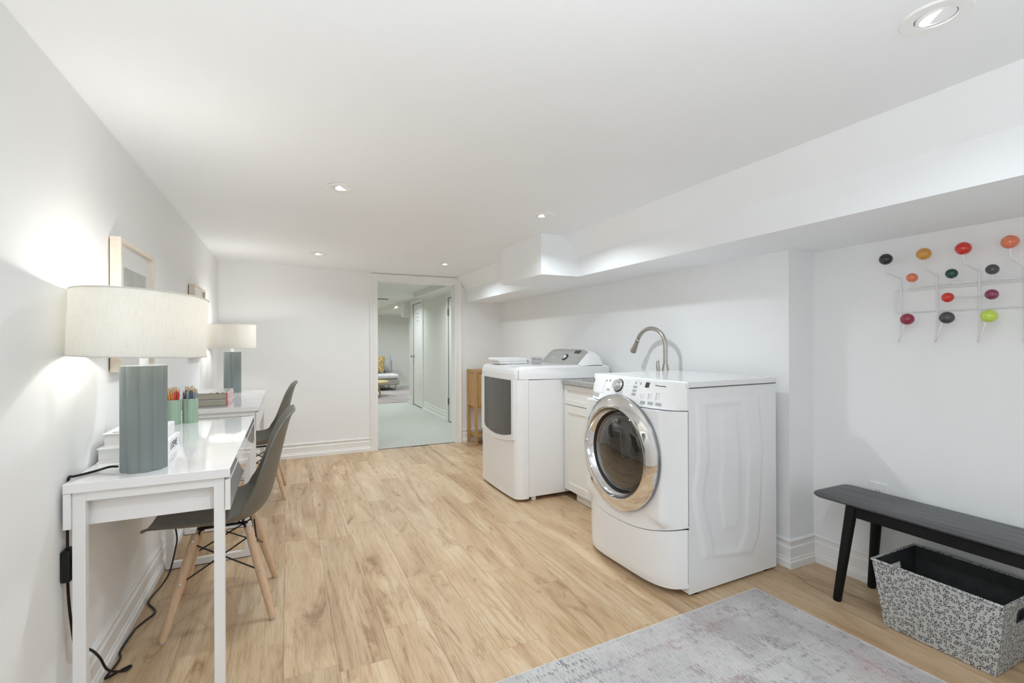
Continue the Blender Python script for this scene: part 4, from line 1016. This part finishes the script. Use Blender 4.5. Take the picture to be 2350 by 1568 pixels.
# ------------------------------------------------------------------ small wooden cabinet by the far wall
wc = thing('wooden_cabinet', 'honey wood side cabinet on square legs in the far right corner', 'cabinet', (2.04, 5.03, 0))
QX, QY, QX1, QY1 = 1.845, 4.895, 2.25, 5.165
for x in (QX, QX1 - .03):
    for y in (QY, QY1 - .03):
        a = MB(); a.box(x, y, 0, x + .03, y + .03, .829); a.build('leg', m_oak, wc, bevel=.001)
a = MB(); a.box(QX + .03, QY + .004, .40, QX1 - .03, QY1 - .004, .425); a.box(QX + .03, QY + .004, .795, QX1 - .03, QY1 - .004, .829); a.box(QX + .03, QY1 - .015, .425, QX1 - .03, QY1 - .005, .795); a.box(QX + .004, QY + .03, .425, QX + .016, QY1 - .03, .795); a.box(QX1 - .016, QY + .03, .425, QX1 - .004, QY1 - .03, .795)
a.box(QX + .004, QY + .03, .79, QX + .03, QY1 - .03, .829); a.build('case', m_oak, wc, bevel=.0008)
a = MB(); a.box(QX + .034, QY + .004, .43, QX1 - .034, QY + .02, .79); dq = a.build('door', m_oak, wc, bevel=.001)
a = MB(); a.tube([(QX + .30, QY + .004, .6), (QX + .30, QY - .018, .6)], .008, 12); a.build('knob', m_oak, dq)
a = MB(); a.box(QX + .03, QY + .003, .095, QX1 - .03, QY1 - .003, .112); a.build('lower_shelf', m_oak, wc, bevel=.0008)

# ------------------------------------------------------------------ bench, basket, rug
bt = thing('bench', 'long black wooden bench against the right wall', 'bench', (2.325, .86, 0))
def seatf(u, v_):
    pass
bx0, bx1, by0, by1, bz = 2.185, 2.455, .28, 1.432, .447
a = MB(); n = 20; prof = []
# plan outline with rounded corners, lens shaped edge
def outline(ins, r=.045):
    pts = []
    for cx_, cy_, a0 in ((bx1 - r, by1 - r, 0), (bx0 + r, by1 - r, 90), (bx0 + r, by0 + r, 180), (bx1 - r, by0 + r, 270)):
        for i in range(9): g_ = math.radians(a0 + i * 90 / 8); pts.append((cx_ + (r - ins) * math.cos(g_), cy_ + (r - ins) * math.sin(g_)))
    return pts
layers = [(.030, bz - .032), (.012, bz - .028), (.002, bz - .021), (.0, bz - .016), (.003, bz - .010), (.012, bz - .004), (.028, bz)]
v = []
for ins, z in layers: v += [(x, y, z) for x, y in outline(ins)]
q = 36; f = [(k_ * q + i, k_ * q + (i + 1) % q, (k_ + 1) * q + (i + 1) % q, (k_ + 1) * q + i) for k_ in range(len(layers) - 1) for i in range(q)]
f += [tuple(range(q))[::-1], tuple(range((len(layers) - 1) * q, len(layers) * q))]
a.add(v, f); autosm(a.build('seat', m_bench, bt), .5)
for sx, xt, xf in ((-1, 2.212, 2.172), (1, 2.405, 2.428)):
    for yt, yf in ((1.262, 1.302), (.45, .41)):
        a = MB(); P_ = [Vector((xf, yf, 0)), Vector((xf + (xt - xf) * .012, yf + (yt - yf) * .012, .006)), Vector((xt, yt, bz - .030))]; a.tube(P_, [.0145, .0165, .0225], 18)
        autosm(a.build('leg', m_benchleg, bt), .8)
a = MB(); a.box(2.203, .45, .373, 2.225, 1.262, .416); a.build('apron', m_benchleg, bt, bevel=.002)
a = MB(); a.box(2.392, .45, .373, 2.414, 1.262, .416); a.build('apron', m_benchleg, bt, bevel=.002)
for y in (1.262, .45): a = MB(); a.box(2.225, y - .011, .373, 2.392, y + .011, .416); a.build('end_rail', m_benchleg, bt, bevel=.002)

bs = thing('storage_basket', 'tapered fabric basket with black and white spotted print under the bench', 'basket', (2.28, .94, 0))
BB = [(2.150, .775), (2.395, .775), (2.395, 1.107), (2.150, 1.107)]; BT = [(2.117, .741), (2.425, .741), (2.425, 1.134), (2.117, 1.134)]; BH = .26
def lp_(t_, i): return Vector((BB[i][0] + (BT[i][0] - BB[i][0]) * t_, BB[i][1] + (BT[i][1] - BB[i][1]) * t_, .002 + (BH - .002) * t_))
def basket_walls(ins, mat_, name, flip):
    m = MB()
    c = Vector((2.272, .94, 0))
    for i in range(4):
        j = (i + 1) % 4; n3 = (lp_(0, j) - lp_(0, i)).cross(lp_(1, i) - lp_(0, i)).normalized(); n3 = n3 if n3.dot(c - lp_(.5, i)) > 0 else -n3
        def pt(s_, t_): a_ = lp_(t_, i); b_ = lp_(t_, j); return tuple(a_ + (b_ - a_) * s_ + n3 * ins)
        hole = i in (0, 2)
        S_ = [0, .36, .64, 1] if hole else [0, 1]; T_ = [0, .68, .84, 1]
        for a_ in range(len(S_) - 1):
            for b_ in range(3):
                if hole and a_ == 1 and b_ == 1: continue
                m.add([pt(S_[a_], T_[b_]), pt(S_[a_ + 1], T_[b_]), pt(S_[a_ + 1], T_[b_ + 1]), pt(S_[a_], T_[b_ + 1])], [(0, 1, 2, 3)])
    return m
m = basket_walls(0, m_leop, 'x', 0); m.add([tuple(lp_(0, i)) for i in range(4)], [(0, 1, 2, 3)])
oo = m.build('outer_fabric', m_leop, bs, fix=False)
def box_uv(o):
    me = o.data; uv = me.uv_layers.new(name='UVMap')
    for pl_ in me.polygons:
        n_ = pl_.normal; ax_ = max(range(3), key=lambda k_: abs(n_[k_]))
        for li in pl_.loop_indices:
            c = me.vertices[me.loops[li].vertex_index].co
            uv.data[li].uv = (c.y + .37, c.z) if ax_ == 0 else ((c.x + 1.3, c.z) if ax_ == 1 else (c.x, c.y))
box_uv(oo)
m = basket_walls(.005, m_lining, 'x', 0); m.add([tuple(lp_(0, i) + Vector((0, 0, .006))) for i in range(4)], [(0, 1, 2, 3)]); m.build('lining', m_lining, bs, fix=False)
m = MB(); P_ = [lp_(1, i) for i in range(4)]
for i in range(4): m.tube([P_[i], P_[(i + 1) % 4]], .005, 8)
box_uv(m.build('rim_binding', m_leop, bs))
for i in (0, 2):
    m = MB(); j = (i + 1) % 4
    def pt(s_, t_): a_ = lp_(t_, i); b_ = lp_(t_, j); return a_ + (b_ - a_) * s_
    q_ = [pt(.36, .68), pt(.64, .68), pt(.64, .84), pt(.36, .84)]
    for k_ in range(4): m.tube([q_[k_], q_[(k_ + 1) % 4]], .0035, 6)
    m.build('handle_binding', m_lining, bs)

rug = MB(); rl, rw = 2.0, 2.6
rug.box(-1.62, -2.6, 0, 0, 0, .007); ro = rug.build('area_rug', m_rug, bevel=.002); ro.location = (1.930, 1.518, .0005); ro.rotation_euler = (0, 0, math.radians(2.4))
tag(ro, 'pale grey distressed rug with faint pink motifs in the foreground', 'rug')
# woven edge binding
m = MB(); m.tube([(0, 0, .004), (-1.62, 0, .004)], .0042, 6); m.tube([(0, 0, .004), (0, -2.6, .004)], .0042, 6)
eb = m.build('edge_binding', pm('rug_binding', (.60, .58, .55), .9, var=.1, scale=80), ro)

# ------------------------------------------------------------------ ball hook coat rack
hk = thing('hook_rack', 'white wire wall rack with coloured ball hooks on the right wall', 'coat rack', (XR, .9, 1.14))
cols = {'black': (.008, .009, .008), 'amber': (.62, .30, .045), 'red': (.62, .025, .012), 'coral': (.74, .20, .10), 'green': (.0, .05, .035), 'charcoal': (.05, .053, .06), 'crimson': (.30, .022, .06), 'magenta': (.24, .028, .09), 'lime': (.52, .70, .09)}
cm = {k_: pm('ball_' + k_, c, .12, var=.02, coat=.6) for k_, c in cols.items()}
YCn = [1.190, 1.060, .925, .798, .67]
XH, XWr = 2.40, 2.453
def ball(y, z, c, r=.0215, x=XH):
    m = MB(); m.lathe([(r * math.sin(math.pi * i / 14), -r * math.cos(math.pi * i / 14) * .97) for i in range(15)], 28, Matrix.Translation((x, y, z)))
    o = autosm(m.build('ball', cm[c], hk), 3); o['label'] = c + ' ball'; return o
frm = MB(); rr_ = .0028
for z in (1.357, 1.258):
    frm.tube([(XWr, 1.213, z), (XWr, .64, z)], rr_, 8)
frm.tube([(XWr, 1.213, 1.357), (XWr, 1.213, 1.258)], rr_, 8)
frm.tube([(XWr + .003, 1.18, 1.352), (XWr + .003, .64, 1.352)], rr_, 8)
frm.build('rail_frame', m_wire, hk)
for y, z in ((1.170, 1.357), (1.170, 1.262)):
    MB().lathe([(0, 0), (.006, 0), (.006, .002), (0, .002)], 14, rotM((XWr - .002, y, z), (-1, 0, 0))).build('screw', m_wire, hk)
top = [('black', 1.223), ('amber', 1.083), ('red', .954), ('coral', .820), ('red', .69)]
for i, (c, yb) in enumerate(top):
    y = YCn[i]; m = MB()
    m.tube(catmull([(XH, yb, 1.475), (XH + .004, yb, 1.44), (XH + .012, yb - .003, 1.432), (XWr - .012, y + .008, 1.412), (XWr - .004, y, 1.404), (XWr - .004, y, 1.385), (XWr - .004, y, 1.30), (XWr - .004, y, 1.22), (XWr - .008, y - .001, 1.17), (XWr - .03, y - .004, 1.128), (XH - .004, y - .022, 1.150), (XH - .005, y - .040, 1.205)], 5), .0032, 8)
    autosm(m.build('upright_wire', m_wire, hk), 1); ball(yb, 1.494, c, .0255)
for i, (c, yb) in enumerate([('crimson', 1.143), ('charcoal', 1.007), ('lime', .879), ('amber', .75)]): ball(yb, 1.225, c, .0252)
for c, y, yn in (('coral', 1.125, 1.06), ('green', .991, .925), ('charcoal', .869, .798)):
    ball(y, 1.40, c, .0202)
    m = MB(); m.tube(catmull([(XH, y, 1.383), (XH, y, 1.372), (XH + .01, y - .004, 1.366), (XWr - .004, yn + .01, 1.364), (XWr - .004, yn - .04, 1.364)], 5), .0024, 8); m.build('hook_wire', m_wire, hk)
for c, y, yn in (('red', 1.004, .94), ('magenta', .871, .925)):
    ball(y, 1.306, c, .0202)
    m = MB(); m.tube(catmull([(XH + .017, y, 1.306), (XWr - .012, (y + yn) / 2, 1.306), (XWr - .005, yn, 1.304), (XWr - .005, yn + (.01 if yn > y else -.02), 1.304)], 5), .0024, 8); m.build('hook_wire', m_wire, hk)

# ------------------------------------------------------------------ tidy helper properties
for o in bpy.data.objects:
    if '_o' in o: del o['_o']
